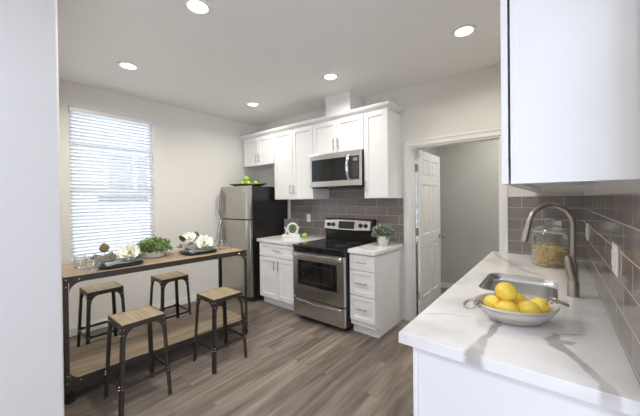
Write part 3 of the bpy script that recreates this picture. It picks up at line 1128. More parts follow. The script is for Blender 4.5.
def apple(loc, r, rz, label, group=None):
    t = thing('apple', loc, label, 'apple', rz, group)
    m = MB()
    prof = []
    for i in range(0, 15):
        th = PI * i / 14
        rr = r * (math.sin(th) * (1 + 0.06 * math.cos(th)))
        z = -math.cos(th) * r * 0.92
        if th > 2.5:
            z -= r * 0.42 * ((th - 2.5) / 0.64) ** 2
        prof.append((max(rr, 0.0006), z + r * 0.92))
    m.lathe(prof, loc, 24)
    m.build('flesh', APPLE, t, smooth=True)
    m = MB()
    m.tube([(loc[0], loc[1], loc[2] + r * 1.38), (loc[0] + 0.003, loc[1], loc[2] + r * 1.75), (loc[0] + 0.008, loc[1], loc[2] + r * 2.05)], 0.0018, 6)
    m.build('stem', STEM, t, smooth=True)
    return t


ca, sa = math.cos(a0), math.sin(a0)
G = 'green apples on the platter'
for u, v, z, lab in ((-0.088, 0.0, 0.010, 'leftmost green apple in the row on the dark platter'),
                     (0.016, -0.035, 0.010, 'middle green apple at the front of the dark platter'),
                     (0.124, 0.0, 0.010, 'rightmost green apple in the row on the dark platter'),
                     (-0.032, 0.020, 0.086, 'green apple resting on top of the others on the platter')):
    apple((pc[0] + u * ca - v * sa, pc[1] + u * sa + v * ca, FZ + z), 0.047, random.random() * 6, lab, G)

# ------------------------------------------------------------------ small things on the range-wall counters
apple((-2.735, 3.03, 0.9155), 0.041, 1.0, 'single green apple on the counter beside the white ring ornament')
oc = Vector((-2.945, 2.975, 0.9152))
t = thing('ring_ornament', oc, 'white ring ornament with green centre before a dark patterned plaque', 'ornament', math.radians(39))
R = Matrix.Rotation(math.radians(39), 4, 'Z')


def OP(x, y, z):
    return oc + (R @ Vector((x, y, z)))


def obox(m, x0, x1, y0, y1, z0, z1):
    b = [OP(x0, y0, z0), OP(x1, y0, z0), OP(x1, y1, z0), OP(x0, y1, z0)]
    tt = [OP(x0, y0, z1), OP(x1, y0, z1), OP(x1, y1, z1), OP(x0, y1, z1)]
    return m.hexa(b, tt)


obox(MB(), -0.13, 0.13, -0.055, 0.055, 0, 0.042).build('base', CERAM, t, bevel=0.004)
obox(MB(), -0.105, 0.115, 0.028, 0.042, 0.042, 0.265).build('plaque', PLAQUE, t, bevel=0.003)
pts = [OP(0.02 + 0.072 * math.cos(a), -0.01, 0.122 + 0.078 * math.sin(a)) for a in [2 * PI * k / 28 for k in range(28)]]
MB().tube(pts, 0.0145, 10, closed=True).build('ring', CERAM, t, smooth=True)
m = MB()
for k in range(70):
    a, rr = random.random() * 2 * PI, 0.058 * math.sqrt(random.random())
    p = OP(0.02 + rr * math.cos(a), -0.004 + random.uniform(-0.01, 0.01), 0.122 + rr * math.sin(a))
    m.leaf(p, R @ Vector((math.cos(a), -0.5, math.sin(a))), R @ Vector((0, -1, 0.2)), 0.024, 0.012, 0.3, n=3)
m.build('greenery', plain('ornament_green', (0.18, 0.30, 0.09), 0.5, var=0.4, scale=60), t)
for s, x in ((-1, -0.098), (1, 0.125)):
    pts = [OP(x - s * 0.028 * math.cos(a) - (0.0 if s < 0 else 0.01), -0.012, 0.09 + 0.056 * math.sin(a)) for a in [(-0.5 + k / 12) * PI for k in range(13)]]
    MB().tube(pts, 0.009, 8).build('scroll', CERAM, t, smooth=True)


def outlet(name, face, label, cat, gangs=1, rocker=False):
    """face: (point, out normal, across)"""
    p, n, a = Vector(face[0]), Vector(face[1]), Vector(face[2])
    t = thing(name, p, label, cat)
    u = Vector((0, 0, 1))

    def slab(m, ca_, cu, wa, wu, d0, d1):
        q = [p + a * (ca_ + sa_ * wa / 2) + u * (cu + su * wu / 2) for sa_, su in ((-1, -1), (1, -1), (1, 1), (-1, 1))]
        return m.hexa([v + n * d0 for v in q], [v + n * d1 for v in q])
    slab(MB(), 0, 0, 0.072 + 0.046 * (gangs - 1), 0.118, 0.0, 0.006).build('cover_plate', WHITEPL, t, bevel=0.002)
    for g in range(gangs):
        off = (g - (gangs - 1) / 2) * 0.046
        if rocker:
            slab(MB(), off, 0, 0.032, 0.064, 0.006, 0.010).build('rocker', WHITEPL, t, bevel=0.0015)
        else:
            m = MB()
            slab(m, off, 0.0, 0.034, 0.068, 0.006, 0.008)
            for cu in (0.018, -0.018):
                for da in (-0.006, 0.006):
                    n0 = len(m.bm.faces)
                    slab(m, off + da, cu, 0.002, 0.008, 0.0081, 0.0084)
                    m.bm.faces.ensure_lookup_table()
                    for fc in list(m.bm.faces)[n0:]:
                        fc.material_index = 1
            m.build('socket_face', [WHITEPL, DARKPL], t)
    return t


outlet('wall_outlet', ((-2.912, YB - 0.008, 1.175), (0, -1, 0), (1, 0, 0)), 'white outlet on the tile above the single green apple', 'outlet')
outlet('wall_outlet', ((0.012, YB - 0.008, 1.178), (0, -1, 0), (1, 0, 0)), 'white outlet on the end tile behind the pasta jar', 'outlet')
outlet('light_switch', ((XR, 2.84, 1.195), (-1, 0, 0), (0, 1, 0)), 'single white switch on the side tile nearest the corner', 'switch', rocker=True)
outlet('light_switch', ((XR, 1.58, 1.208), (-1, 0, 0), (0, 1, 0)), 'larger white double switch on the side tile right of the faucet', 'switch', gangs=2, rocker=True)


def potted(loc, pot_prof, pot_mat, nleaf, dome, leaf_mat, lsize, label, hang=0.2):
    t = thing('potted_plant', loc, label, 'plant')
    MB().lathe(pot_prof, loc, 32, caps=True).build('pot', pot_mat, t, smooth=True)
    top = max(p[1] for p in pot_prof)
    rin = [r for r, z in pot_prof if z == top][0] - 0.008
    MB().cyl((loc[0], loc[1], loc[2] + top - 0.02), (loc[0], loc[1], loc[2] + top - 0.006), rin * 0.94).build('soil', SOIL, t)
    m = MB()
    ms = MB()
    rx, rz = dome
    for k in range(nleaf):
        a = random.random() * 2 * PI
        ph = math.asin(random.uniform(-hang, 1))
        q = random.uniform(0.72, 1.0)
        dvec = Vector((math.cos(a) * math.cos(ph), math.sin(a) * math.cos(ph), math.sin(ph)))
        wob = 1 + 0.12 * math.sin(3 * a + 5 * ph) + random.uniform(-0.06, 0.06)
        p = Vector(loc) + Vector((0, 0, top)) + Vector((dvec.x * rx * q * wob, dvec.y * rx * q * wob, dvec.z * rz * q * wob + 0.012))
        for j in range(3):
            dd = (dvec + Vector((random.uniform(-1, 1), random.uniform(-1, 1), random.uniform(-0.6, 1))) * 0.9).normalized()
            m.leaf(p, dd, Vector((random.uniform(-.5, .5), random.uniform(-.5, .5), 1)), lsize * random.uniform(0.7, 1.2), lsize * 0.55, 0.3, n=3)
        if k % 6 == 0:
            b = Vector(loc) + Vector((dvec.x * rin * 0.5, dvec.y * rin * 0.5, top - 0.006))
            ms.tube([b, (b + p) / 2 + Vector((0, 0, 0.01)), p], 0.0016, 5)
    m.build('foliage', leaf_mat, t)
    ms.build('stems', STEM, t)
    return t


potted((-1.552, 3.075, 0.9152), [(0.001, 0), (0.050, 0), (0.053, 0.004), (0.071, 0.100), (0.074, 0.108), (0.067, 0.108), (0.05, 0.09), (0.001, 0.088)],
       CERAM, 150, (0.118, 0.10), SAGE, 0.042, 'leafy sage green plant in tapered white pot beside the range', 0.25)

# ------------------------------------------------------------------ console table
TA, TB = Vector((-2.705, 0.445, 0)), Vector((-2.590, 1.925, 0))       # front corners
TD = 0.572
tx = (TB - TA).normalized()
tn = Vector((-tx.y, tx.x, 0))                                          # towards the window
TL = (TB - TA).length
TCN = (TA + TB) / 2 + tn * TD / 2
trot = math.atan2(tx.y, tx.x)
TT = 0.917
table = thing('console_table', (TCN.x, TCN.y, 0), 'long industrial console table with oak top, lower shelf and dark iron frame', 'table', trot)
TM = Matrix.Translation((TCN.x, TCN.y, 0)) @ Matrix.Rotation(trot, 4, 'Z')


def tl(m):
    bmesh.ops.transform(m.bm, matrix=TM, verts=m.bm.verts)
    return m


hx, hy = TL / 2, TD / 2
TABLEW2 = wood_mat('table_oak_boards', (0.215, 0.148, 0.092), (0.40, 0.295, 0.195), (1.6, 24, 24))
SHELFW2 = wood_mat('shelf_oak_boards', (0.225, 0.165, 0.105), (0.41, 0.325, 0.220), (1.6, 20, 20))
tl(MB().box(-hx + 0.004, hx - 0.004, -hy + 0.004, hy - 0.004, TT - 0.022, TT)).build('tabletop', TABLEW2, table, bevel=0.001)


def rim(z0, z1, th=0.004):
    m = MB()
    m.box(-hx, hx, -hy, -hy + th, z0, z1).box(-hx, hx, hy - th, hy, z0, z1)
    m.box(-hx, -hx + th, -hy + th, hy - th, z0, z1).box(hx - th, hx, -hy + th, hy - th, z0, z1)
    return m


tl(rim(TT - 0.045, TT + 0.001)).build('top_frame', IRON, table, bevel=0.001)
SZ = 0.178
tl(MB().box(-hx + 0.004, hx - 0.004, -hy + 0.004, hy - 0.004, SZ - 0.018, SZ)).build('lower_shelf', SHELFW2, table, bevel=0.001)
tl(rim(SZ - 0.042, SZ + 0.001)).build('shelf_frame', IRON, table, bevel=0.001)


def angle_leg(m, cx, cy, sx, sy, z0, z1, w=0.030, th=0.005):
    """L-section upright; the corner is at (cx, cy) and the flanges run inward along (sx, sy)"""
    x1, y1 = cx + sx * w, cy + sy * w
    m.box(min(cx, x1), max(cx, x1), min(cy, cy + sy * th), max(cy, cy + sy * th), z0, z1)
    m.box(min(cx, cx + sx * th), max(cx, cx + sx * th), min(cy, y1), max(cy, y1), z0, z1)
    return m


def gusset(m, cx, y0, y1, sx, z, dz, r=0.075, w=0.034):
    """curved corner plate in the xz plane between upright and rail"""
    pts = [(cx + sx * w, z), (cx + sx * (w + r), z)]
    for k in range(9):
        a = k / 8 * PI / 2
        pts.append((cx + sx * (w + r - r * math.sin(a)), z + dz * (r - r * math.cos(a))))
    return m.prism(pts[1:] + [(cx + sx * w, z)], 'y', y0, y1)


for sx in (-1, 1):
    for sy in (-1, 1):
        m = MB()
        e = 0.003
        angle_leg(m, sx * (hx + e), sy * (hy + e), -sx, -sy, 0.085, TT - 0.001)
        yo = sy * (hy + e)
        ya, yb_ = sorted((yo, yo - sy * 0.005))
        gusset(m, sx * (hx + e), ya, yb_, -sx, TT - 0.045, -1)
        gusset(m, sx * (hx + e), ya, yb_, -sx, SZ, 1, r=0.06)
        m.box(*sorted((sx * (hx + e) - sx * 0.034, sx * (hx + e) - sx * 0.12)), ya, yb_, TT - 0.045, TT - 0.006)
        m.box(*sorted((sx * (hx + e) - sx * 0.034, sx * (hx + e) - sx * 0.12)), ya, yb_, SZ - 0.042, SZ)
        for (dx, z) in ((0.017, TT - 0.02), (0.017, TT - 0.07), (0.09, TT - 0.025), (0.017, SZ - 0.02), (0.017, SZ + 0.03), (0.09, SZ - 0.02)):
            x = sx * (hx + e) - sx * dx
            m.cyl((x, yo, z), (x, yo + sy * 0.003, z), 0.0055, 0.003, seg=10, mi=1)
        tl(m).build('leg', [IRON, RIVET], table)
        # caster
        cx, cy = sx * (hx - 0.022), sy * (hy - 0.022)
        m = MB()
        m.cyl((cx, cy, 0.07), (cx, cy, 0.09), 0.014)
        m.box(cx - 0.022, cx + 0.022, cy - 0.018, cy - 0.014, 0.03, 0.075).box(cx - 0.022, cx + 0.022, cy + 0.014, cy + 0.018, 0.03, 0.075)
        m.box(cx - 0.022, cx + 0.022, cy - 0.018, cy + 0.018, 0.072, 0.078)
        cs = tl(m).build('caster', IRONBLK, table)
        m = MB().cyl((cx + 0.006, cy - 0.012, 0.034), (cx + 0.006, cy + 0.012, 0.034), 0.034)
        tl(m).build('wheel', RUBBER, cs, bevel=0.004, smooth=True)


# ------------------------------------------------------------------ stools
def make_stool(loc, label, iron=IRON):
    t = thing('bar_stool', loc, label, 'stool', group='industrial stools around the console table')
    L0 = Vector(loc)
    SH, a, bt, bb = 0.61, 0.142, 0.139, 0.168

    def go(m):
        bmesh.ops.translate(m.bm, vec=L0, verts=m.bm.verts)
        return m
    go(MB().box(-a + 0.004, a - 0.004, -a + 0.004, a - 0.004, SH - 0.016, SH)).build('seat', SEATW, t, bevel=0.003)
    # apron with curved corner plates
    for nx_, ny_ in ((0, -1), (1, 0), (0, 1), (-1, 0)):
        m = MB()
        pts = [(-a, SH - 0.001), (-a, SH - 0.105), (-a + 0.026, SH - 0.105)]
        for k in range(8):
            an = k / 7 * PI / 2
            pts.append((-a + 0.026 + 0.062 * (1 - math.cos(an)), SH - 0.105 + 0.068 * math.sin(an)))
        pts += [(-x, z) for x, z in reversed(pts)]
        m.prism(pts, 'y', -a - 0.003, -a + 0.002)
        bmesh.ops.transform(m.bm, matrix=Matrix.Rotation(math.atan2(nx_, -ny_), 4, 'Z'), verts=m.bm.verts)
        go(m).build('apron', iron, t, bevel=0.0006)
    for sx in (-1, 1):
        for sy in (-1, 1):
            m = MB()
            w, th = 0.027, 0.005

            def corner(z):
                f = 1 - z / SH
                return sx * (bt + (bb - bt) * f + 0.003), sy * (bt + (bb - bt) * f + 0.003)
            for fl in ((w, th), (th, w)):
                lo, hi = [], []
                for z, lst in ((0.0, lo), (SH - 0.018, hi)):
                    cx, cy = corner(z)
                    x0, x1 = sorted((cx, cx - sx * fl[0]))
                    y0, y1 = sorted((cy, cy - sy * fl[1]))
                    lst += [Vector((x0, y0, z)), Vector((x1, y0, z)), Vector((x1, y1, z)), Vector((x0, y1, z))]
                m.hexa(lo, hi)
            for z in (SH - 0.03, SH - 0.07, 0.185, 0.205):
                cx, cy = corner(z)
                m.cyl((cx - sx * 0.013, cy, z), (cx - sx * 0.013, cy + sy * 0.006, z), 0.0045, 0.0028, seg=8, mi=1)
                m.cyl((cx, cy - sy * 0.013, z), (cx + sx * 0.006, cy - sy * 0.013, z), 0.0045, 0.0028, seg=8, mi=1)
            for dx in (0.055,):
                cx = a - dx
                m.cyl((sx * cx, sy * a, SH - 0.02), (sx * cx, sy * (a + 0.006), SH - 0.02), 0.0045, 0.0028, seg=8, mi=1)
            go(m).build('leg', [iron, RIVET], t)
    f = 1 - 0.195 / SH
    q = bt + (bb - bt) * f
    for nx_, ny_ in ((0, -1), (1, 0), (0, 1), (-1, 0)):
        m = MB()
        m.box(-q + 0.02, q - 0.02, -q - 0.001, -q + 0.004, 0.184, 0.206)
        for s in (-1, 1):
            pts = [(s * (q - 0.005), 0.206), (s * (q - 0.055), 0.206)]
            pts += [(s * (q - 0.055 + 0.05 * math.sin(k / 5 * PI / 2)), 0.206 + 0.05 * (1 - math.cos(k / 5 * PI / 2))) for k in range(1, 6)]
            m.prism(pts, 'y', -q - 0.001, -q + 0.003)
        bmesh.ops.transform(m.bm, matrix=Matrix.Rotation(math.atan2(nx_, -ny_), 4, 'Z'), verts=m.bm.verts)
        go(m).build('footrest_bar', iron, t)
    return t


st0 = make_stool((-2.39, 1.475, 0), 'oak and iron bar stool nearest the kitchen floor, under the right end of the table')
st0['label'] = 'iron bar stool with oak seat in front of the table, on the refrigerator side'
dup(st0, (-2.425, 0.812, 0), 0, 'closest iron bar stool with oak seat, in front of the table near the pale wall')
dup(st0, (-3.408, 1.478, 0), 0, 'iron bar stool behind the table, on the refrigerator side by the baseboard')
dup(st0, (-3.505, 0.865, 0), 0, 'iron bar stool behind the table, directly under the window blind')

# ------------------------------------------------------------------ things on the console table
TZ = TT + 0.0015


def stemless(x, y, r, h, label):
    prof = [(0.001, 0.0), (r * 0.55, 0.0), (r * 0.9, h * 0.18), (r, h * 0.42), (r * 0.9, h * 0.75), (r * 0.74, h),
            (r * 0.74 - 0.0018, h), (r * 0.9 - 0.002, h * 0.75), (r - 0.002, h * 0.42), (r * 0.9 - 0.003, h * 0.2), (r * 0.5, 0.008), (0.001, 0.007)]
    o = MB().lathe(prof, (x, y, TZ), 32).build('wine_glass', GLASS, smooth=True)
    return tag(o, label, 'glass')


stemless(-2.875, 0.575, 0.046, 0.115, 'clear stemless glass at the table end beside the pale wall, farther back one')
stemless(-2.775, 0.635, 0.046, 0.112, 'clear stemless glass at the table front edge left of the first place setting')
stemless(-2.835, 1.790, 0.056, 0.118, 'clear stemless glass at the table end nearest the refrigerator')


def setting(cx, cy, rot, tone, mirror, which):
    grp = None
    B = Matrix.Translation((cx, cy, TZ)) @ Matrix.Rotation(rot, 4, 'Z')

    def W(m, dz=0):
        bmesh.ops.transform(m.bm, matrix=B, verts=m.bm.verts)
        return m
    # square dark charger with upturned rim
    m = MB()
    out = []
    for (r, z) in ((0.80, 0.0), (1.0, 0.012), (0.99, 0.016), (0.78, 0.005)):
        rg = []
        for k in range(40):
            a = 2 * PI * k / 40
            n = 5.0
            rr = 0.158 * r / ((abs(math.cos(a)) ** n + abs(math.sin(a)) ** n) ** (1 / n))
            rg.append(Vector((rr * math.cos(a), rr * math.sin(a), z)))
        out.append(rg)
    m.rings(out)
    tag(W(m).build('charger_plate', PLATE, smooth=True), 'dark square charger plate ' + which, 'plate')
    # folded striped napkin
    m = MB()
    for lay in range(2):
        g = []
        for i in range(13):
            r = []
            for j in range(9):
                u, v = -0.110 + 0.262 * i / 12, -0.112 + 0.225 * j / 8
                z = 0.0255 + 0.007 * lay + 0.003 * math.sin(u * 40 + lay) * math.cos(v * 30) 
                r.append((u, v * (1 - 0.08 * lay), z))
            g.append(r)
        m.sheet(g)
    tag(W(m).build('striped_napkin', STRIPECL, smooth=True, solid=0.003), 'folded dark and white striped napkin ' + which, 'napkin')
    # grey linen napkin bunched over the left half of the plate
    m = MB()
    g = []
    for i in range(31):
        u = -1 + 2 * i / 30
        r = []
        for j in range(27):
            v = -1 + 2 * j / 26
            wd = 0.030 + 0.062 * abs(u) ** 1.1
            pl = 0.040 * (0.35 + 0.65 * abs(u)) * (0.5 + 0.5 * math.sin(v * 9 + 1.7 * u)) + 0.030 * (1 - v * v)
            x = -0.104 + u * 0.066 + 0.010 * math.sin(v * 5) * abs(u)
            r.append((x, v * wd + 0.02 + 0.02 * math.sin(u * 2.5), 0.0425 + pl))
        g.append(r)
    m.sheet(g)
    tag(W(m).build('linen_napkin', tone, smooth=True, solid=0.003), 'gathered grey linen napkin ' + which, 'napkin')
    return B, W


def magnolia(B, base, blooms, leaves, label):
    o = B @ Vector(base)
    t = thing('magnolia_sprig', o, label, 'flower')
    m = MB()
    mc = MB()
    for (p, r, tilt, az) in blooms:
        c = B @ Vector(p)
        R3 = B.to_3x3() @ Matrix.Rotation(az, 3, 'Z') @ Matrix.Rotation(tilt, 3, 'Y')
        for layer, (n, op, ln) in enumerate(((4, 0.55, 0.8), (5, 1.0, 1.0))):
            for k in range(n):
                a = 2 * PI * (k + 0.4 * layer) / n + random.uniform(-.15, .15)
                g = []
                for i in range(7):
                    s = i / 6
                    row = []
                    for j in range(7):
                        v = -1 + 2 * j / 6
                        wd = r * ln * 0.52 * math.sin(PI * min(0.97, s * 0.82 + 0.10)) ** 0.7
                        out_ = r * ln * (math.sin(s * 1.35 * op) * 0.95)
                        hz = r * ln * (0.75 * s ** 1.25 * (1.15 - op * 0.75)) + r * 0.18 * v * v * (0.4 + s)
                        q = Vector((out_, v * wd, hz))
                        q = Matrix.Rotation(a, 3, 'Z') @ q
                        row.append(c + R3 @ q)
                    g.append(row)
                m.sheet(g)
        mc.ball(c + R3 @ Vector((0, 0, r * 0.22)), r * 0.17, sz=1.7, rot=R3, seg=12, ringn=8)
    m.build('petals', PETAL, t, smooth=True, solid=0.0015)
    mc.build('flower_cone', CONE, t, smooth=True)
    for (p, d, ln, wd, back) in leaves:
        m = MB()
        m.leaf(B @ Vector(p), B.to_3x3() @ Vector(d), (0, 0, 1) if abs(Vector(d).normalized().z) < 0.85 else B.to_3x3() @ Vector((0, -1, 0.3)), ln, wd, 0.12, 0.18, n=8)
        m.build('leaf', MAGBACK if back else MAGLEAF, t, smooth=True, solid=0.0015)
    m = MB()
    for (p, r, tilt, az) in blooms:
        a_, b_ = B @ Vector(p), B @ Vector(base)
        m.tube([b_, (a_ + b_) / 2, a_], 0.004, 8)
    for (p, d, ln, wd, back) in leaves:
        if back:
            m.tube([B @ Vector(q) for q in (base, (base[0] + 0.01, 0.10, 0.055), (base[0] - 0.02, 0.142, 0.052), (p[0], 0.143, 0.055), (p[0], p[1], p[2] + 0.004))], 0.0022, 6)
    m.build('twig', STEM, t, smooth=True)
    return t


LIGHTCL = plain('pale_grey_linen', (0.27, 0.26, 0.25), 0.9, var=0.4, scale=25, bump=0.4, bscale=400)
B, W = setting(-2.875, 0.835, trot, GRAYCL, 1, 'at the place setting before the window')
magnolia(B, (0.045, 0.0, 0.060),
         [((0.074, -0.020, 0.088), 0.084, 0.95, -1.95)],
         [((0.130, 0.01, 0.085), (0.45, 0.10, 0.9), 0.100, 0.070, False),
          ((0.135, -0.03, 0.050), (0.80, 0.05, 0.45), 0.085, 0.052, False),
          ((0.040, -0.105, 0.036), (0.88, -0.05, 0.30), 0.100, 0.050, False),
          ((-0.075, 0.140, 0.098), (-0.06, 0.03, 1), 0.085, 0.074, True),
          ((0.075, -0.06, 0.060), (0.75, -0.6, -0.05), 0.100, 0.050, False),
          ((0.035, -0.07, 0.062), (-0.35, -0.8, -0.02), 0.09, 0.046, False),
          ((0.06, -0.085, 0.060), (0.15, -0.9, -0.05), 0.09, 0.048, False),
          ((0.10, -0.02, 0.062), (0.9, -0.25, 0.10), 0.10, 0.056, False),
          ((0.02, -0.085, 0.058), (-0.9, -0.35, 0.04), 0.10, 0.048, False)],
         'single white magnolia bloom on the place setting before the window')
B, W = setting(-2.880, 1.538, trot, LIGHTCL, -1, 'at the place setting near the refrigerator end')
magnolia(B, (0.040, 0.02, 0.095),
         [((0.052, -0.03, 0.086), 0.092, 0.85, -1.9), ((-0.062, 0.06, 0.138), 0.074, 0.6, -2.2)],
         [((-0.13, 0.04, 0.118), (-0.4, -0.3, 0.75), 0.095, 0.066, False),
          ((0.01, 0.06, 0.115), (0.1, 0.2, 0.95), 0.105, 0.060, False),
          ((0.07, 0.05, 0.105), (0.5, 0.2, 0.85), 0.095, 0.056, False),
          ((0.115, -0.03, 0.070), (0.65, -0.3, 0.55), 0.090, 0.066, False),
          ((-0.01, -0.095, 0.045), (-0.85, -0.05, 0.35), 0.100, 0.052, False),
          ((0.03, -0.105, 0.036), (0.88, -0.05, 0.28), 0.100, 0.052, False),
          ((0.05, -0.08, 0.060), (0.2, -0.8, -0.05), 0.10, 0.056, False),
          ((0.02, -0.075, 0.062), (-0.3, -0.8, -0.02), 0.09, 0.050, False)],
         'pair of white magnolia blooms on the place setting near the refrigerator')
potted((-3.05, 1.178, TZ), [(0.001, 0), (0.098, 0), (0.102, 0.004), (0.108, 0.050), (0.110, 0.055), (0.102, 0.055), (0.09, 0.04), (0.001, 0.038)],
       CERAM, 620, (0.152, 0.105), LEAFG, 0.023, 'low round boxwood plant in white bowl at the middle of the table', 0.12)

# ------------------------------------------------------------------ sink run along the right wall
CX0, CY0 = -0.489, 1.093
SX0, SX1, SY0, SY1, SR = -0.363, 0.012, 1.905, 2.405, 0.075


def rrect(x0, x1, y0, y1, r, z, n=6):
    out = []
    for cx, cy, a0_ in ((x1 - r, y1 - r, 0), (x0 + r, y1 - r, PI / 2), (x0 + r, y0 + r, PI), (x1 - r, y0 + r, 1.5 * PI)):
        for k in range(n + 1):
            a = a0_ + k / n * PI / 2
            out.append(Vector((cx + r * math.cos(a), cy + r * math.sin(a), z)))
    return out


m = MB()
bm = m.bm
CTOP, CBOT = 0.915, 0.873
outer = [Vector((XR + 0.0008, YB - 0.009, CTOP)), Vector((CX0, YB - 0.009, CTOP)), Vector((CX0, CY0, CTOP)), Vector((XR + 0.0008, CY0, CTOP))]
inner = rrect(SX0, SX1, SY0, SY1, SR, CTOP)
ov = [bm.verts.new(p) for p in outer]
iv = [bm.verts.new(p) for p in inner]
ed = [bm.edges.new((ov[i], ov[(i + 1) % 4])) for i in range(4)] + [bm.edges.new((iv[i], iv[(i + 1) % len(iv)])) for i in range(len(iv))]
bmesh.ops.triangle_fill(bm, use_beauty=True, use_dissolve=False, edges=ed)
top = list(bm.faces)
ext = bmesh.ops.extrude_face_region(bm, geom=top)
bmesh.ops.translate(bm, vec=(0, 0, CBOT - CTOP), verts=[v for v in ext['geom'] if isinstance(v, bmesh.types.BMVert)])
VEINS = [
    # heavy vein running out from under the bowl to the front edge
    ((-0.185, 1.45, .010), (-0.192, 1.34, .014), (-0.212, 1.25, .013), (-0.218, 1.17, .022), (-0.220, 1.05, .026)),
    # long vein from the bowl's right side to the near right edge
    ((0.0, 1.45, .010), (-0.010, 1.38, .024), (0.002, 1.34, .026), (0.045, 1.28, .014), (0.075, 1.22, .013), (0.108, 1.15, .016), (0.125, 1.04, .024)),
    ((-0.01, 1.385, .010), (0.035, 1.385, .020), (0.06, 1.40, .006)),
    ((0.02, 1.46, .004), (0.05, 1.475, .009), (0.085, 1.50, .004)),
    # fine line across the near left
    ((-0.48, 1.33, .0015), (-0.40, 1.39, .003), (-0.30, 1.43, .0025)),
    # veins at the far end by the jar
    ((-0.48, 3.30, .012), (-0.36, 2.98, .02), (-0.26, 2.76, .028), (-0.17, 2.56, .016), (-0.05, 2.46, .01)),
    ((-0.26, 2.78, .012), (-0.10, 2.72, .016), (0.10, 2.80, .01)),
]
tag(m.build('countertop', quartz_mat('quartz_sink', VEINS), bevel=0.0015), 'long white quartz sink countertop with grey veins along the side wall', 'countertop')

# undermount sink
t = thing('sink', ((SX0 + SX1) / 2, (SY0 + SY1) / 2, 0.70), 'stainless undermount sink basin set in the quartz countertop', 'sink')
m = MB()
e = 0.004
e = -0.002
rings = []
for f, z in ((0.0, 0.904), (0.0, 0.855), (0.004, 0.76), (0.012, 0.715), (0.03, 0.695), (0.07, 0.688)):
    rings.append(rrect(SX0 - e + f, SX1 + e - f, SY0 - e + f, SY1 + e - f, max(0.02, SR + e - f * 0.6), z))
rings.append(rrect(SX0 + 0.15, SX1 - 0.15, SY0 + 0.2, SY1 - 0.2, 0.02, 0.684))
m.rings(rings, caps=False)
b = m.build('basin', plain('sink_steel', (0.80, 0.80, 0.80), 0.22, 1.0, var=0.02, scale=3, stretch=(1, 1, 50)), t, smooth=True, solid=0.002)
m = MB().cyl(((SX0 + SX1) / 2, (SY0 + SY1) / 2, 0.66), ((SX0 + SX1) / 2, (SY0 + SY1) / 2, 0.687), 0.045)
m.box((SX0 + SX1) / 2 - 0.06, (SX0 + SX1) / 2 + 0.06, (SY0 + SY1) / 2 - 0.06, (SY0 + SY1) / 2 + 0.06, 0.676, 0.683)
m.build('drain', CHROME, t, smooth=True)

# faucet
fx, fy = 0.0745, 2.06
t = thing('faucet', (fx, fy, CTOP), 'tall gooseneck pull-down faucet in brushed nickel behind the sink', 'faucet')
MB().lathe([(0.001, 0), (0.027, 0), (0.027, 0.006), (0.0255, 0.010), (0.0255, 0.075), (0.023, 0.080), (0.021, 0.085), (0.0205, 0.17), (0.013, 0.185), (0.001, 0.185)], (fx, fy, CTOP), 32).build('body', NICKEL, t, smooth=True)
tip = Vector((-0.135, 1.955, 1.205))
hd = Vector((tip.x - fx, tip.y - fy, 0))
reach = hd.length
hd.normalize()
pts = [Vector((fx, fy, CTOP + 0.18)), Vector((fx, fy, CTOP + 0.26)), Vector((fx, fy, CTOP + 0.33))]
R_ = reach * 0.44
zc = 1.418 - 0.0125 - R_
pts.append(Vector((fx, fy, zc - 0.03)))
for k in range(0, 15):
    a = PI - k / 14 * PI * 0.93
    pts.append(Vector((fx, fy, 0)) + hd * (R_ + R_ * math.cos(a)) + Vector((0, 0, zc + R_ * math.sin(a))))
headstart = pts[-1]
dirn = (tip - headstart)
MB().tube(pts, 0.0125, 16).build('gooseneck', NICKEL, t, smooth=True)
q = [headstart + dirn * s for s in (0.0, 0.03, 0.12, 0.5, 0.92, 1.0)]
MB().tube(q, [0.0125, 0.0145, 0.0135, 0.016, 0.0185, 0.017], 18).build('spray_head', NICKEL, t, smooth=True)
hpos = Vector((fx - 0.001, fy - 0.018, CTOP + 0.105))
hl = MB().tube([hpos + Vector((0.004, 0, -0.02)), hpos + Vector((-0.004, -0.004, 0.0)), hpos + Vector((-0.013, -0.011, 0.05)), hpos + Vector((-0.022, -0.02, 0.105)), hpos + Vector((-0.024, -0.022, 0.118))],
               [0.016, 0.022, 0.0205, 0.0155, 0.008], 16)
hl.build('lever', NICKEL, t, smooth=True)

# pasta jar
jx, jy, jr, jh = -0.032, 2.885, 0.122, 0.275
t = thing('glass_jar', (jx, jy, CTOP), 'large clear glass jar with lid holding pasta in the corner', 'jar')
w_ = 0.004
MB().lathe([(0.001, 0), (jr * 0.93, 0), (jr, 0.012), (jr, jh - 0.05), (jr * 0.97, jh - 0.03), (jr * 0.86, jh - 0.012), (jr * 0.86, jh),
            (jr * 0.86 - w_, jh), (jr * 0.86 - w_, jh - 0.014), (jr * 0.97 - w_, jh - 0.033), (jr - w_, jh - 0.053), (jr - w_, 0.016), (jr * 0.9, 0.008), (0.001, 0.008)],
           (jx, jy, CTOP + 0.0004), 48).build('jar_body', GLASS, t, smooth=True)
MB().lathe([(0.001, jh + 0.001), (jr * 0.98, jh + 0.001), (jr * 1.0, jh + 0.008), (jr * 0.95, jh + 0.016), (jr * 0.5, jh + 0.034), (jr * 0.22, jh + 0.042), (jr * 0.20, jh + 0.052),
            (jr * 0.30, jh + 0.066), (jr * 0.31, jh + 0.080), (jr * 0.22, jh + 0.092), (0.001, jh + 0.095)], (jx, jy, CTOP + 0.0004), 40).build('lid', LIDGL, t, smooth=True)
MB().lathe([(jr * 0.88, jh - 0.010), (jr * 0.90, jh - 0.010), (jr * 0.90, jh - 0.003), (jr * 0.88, jh - 0.003)], (jx, jy, CTOP), 40, loop=True).build('gasket', plain('clear_gasket', (0.6, 0.62, 0.62), 0.4), t, smooth=True)
m = MB()
rnd = random.Random(5)
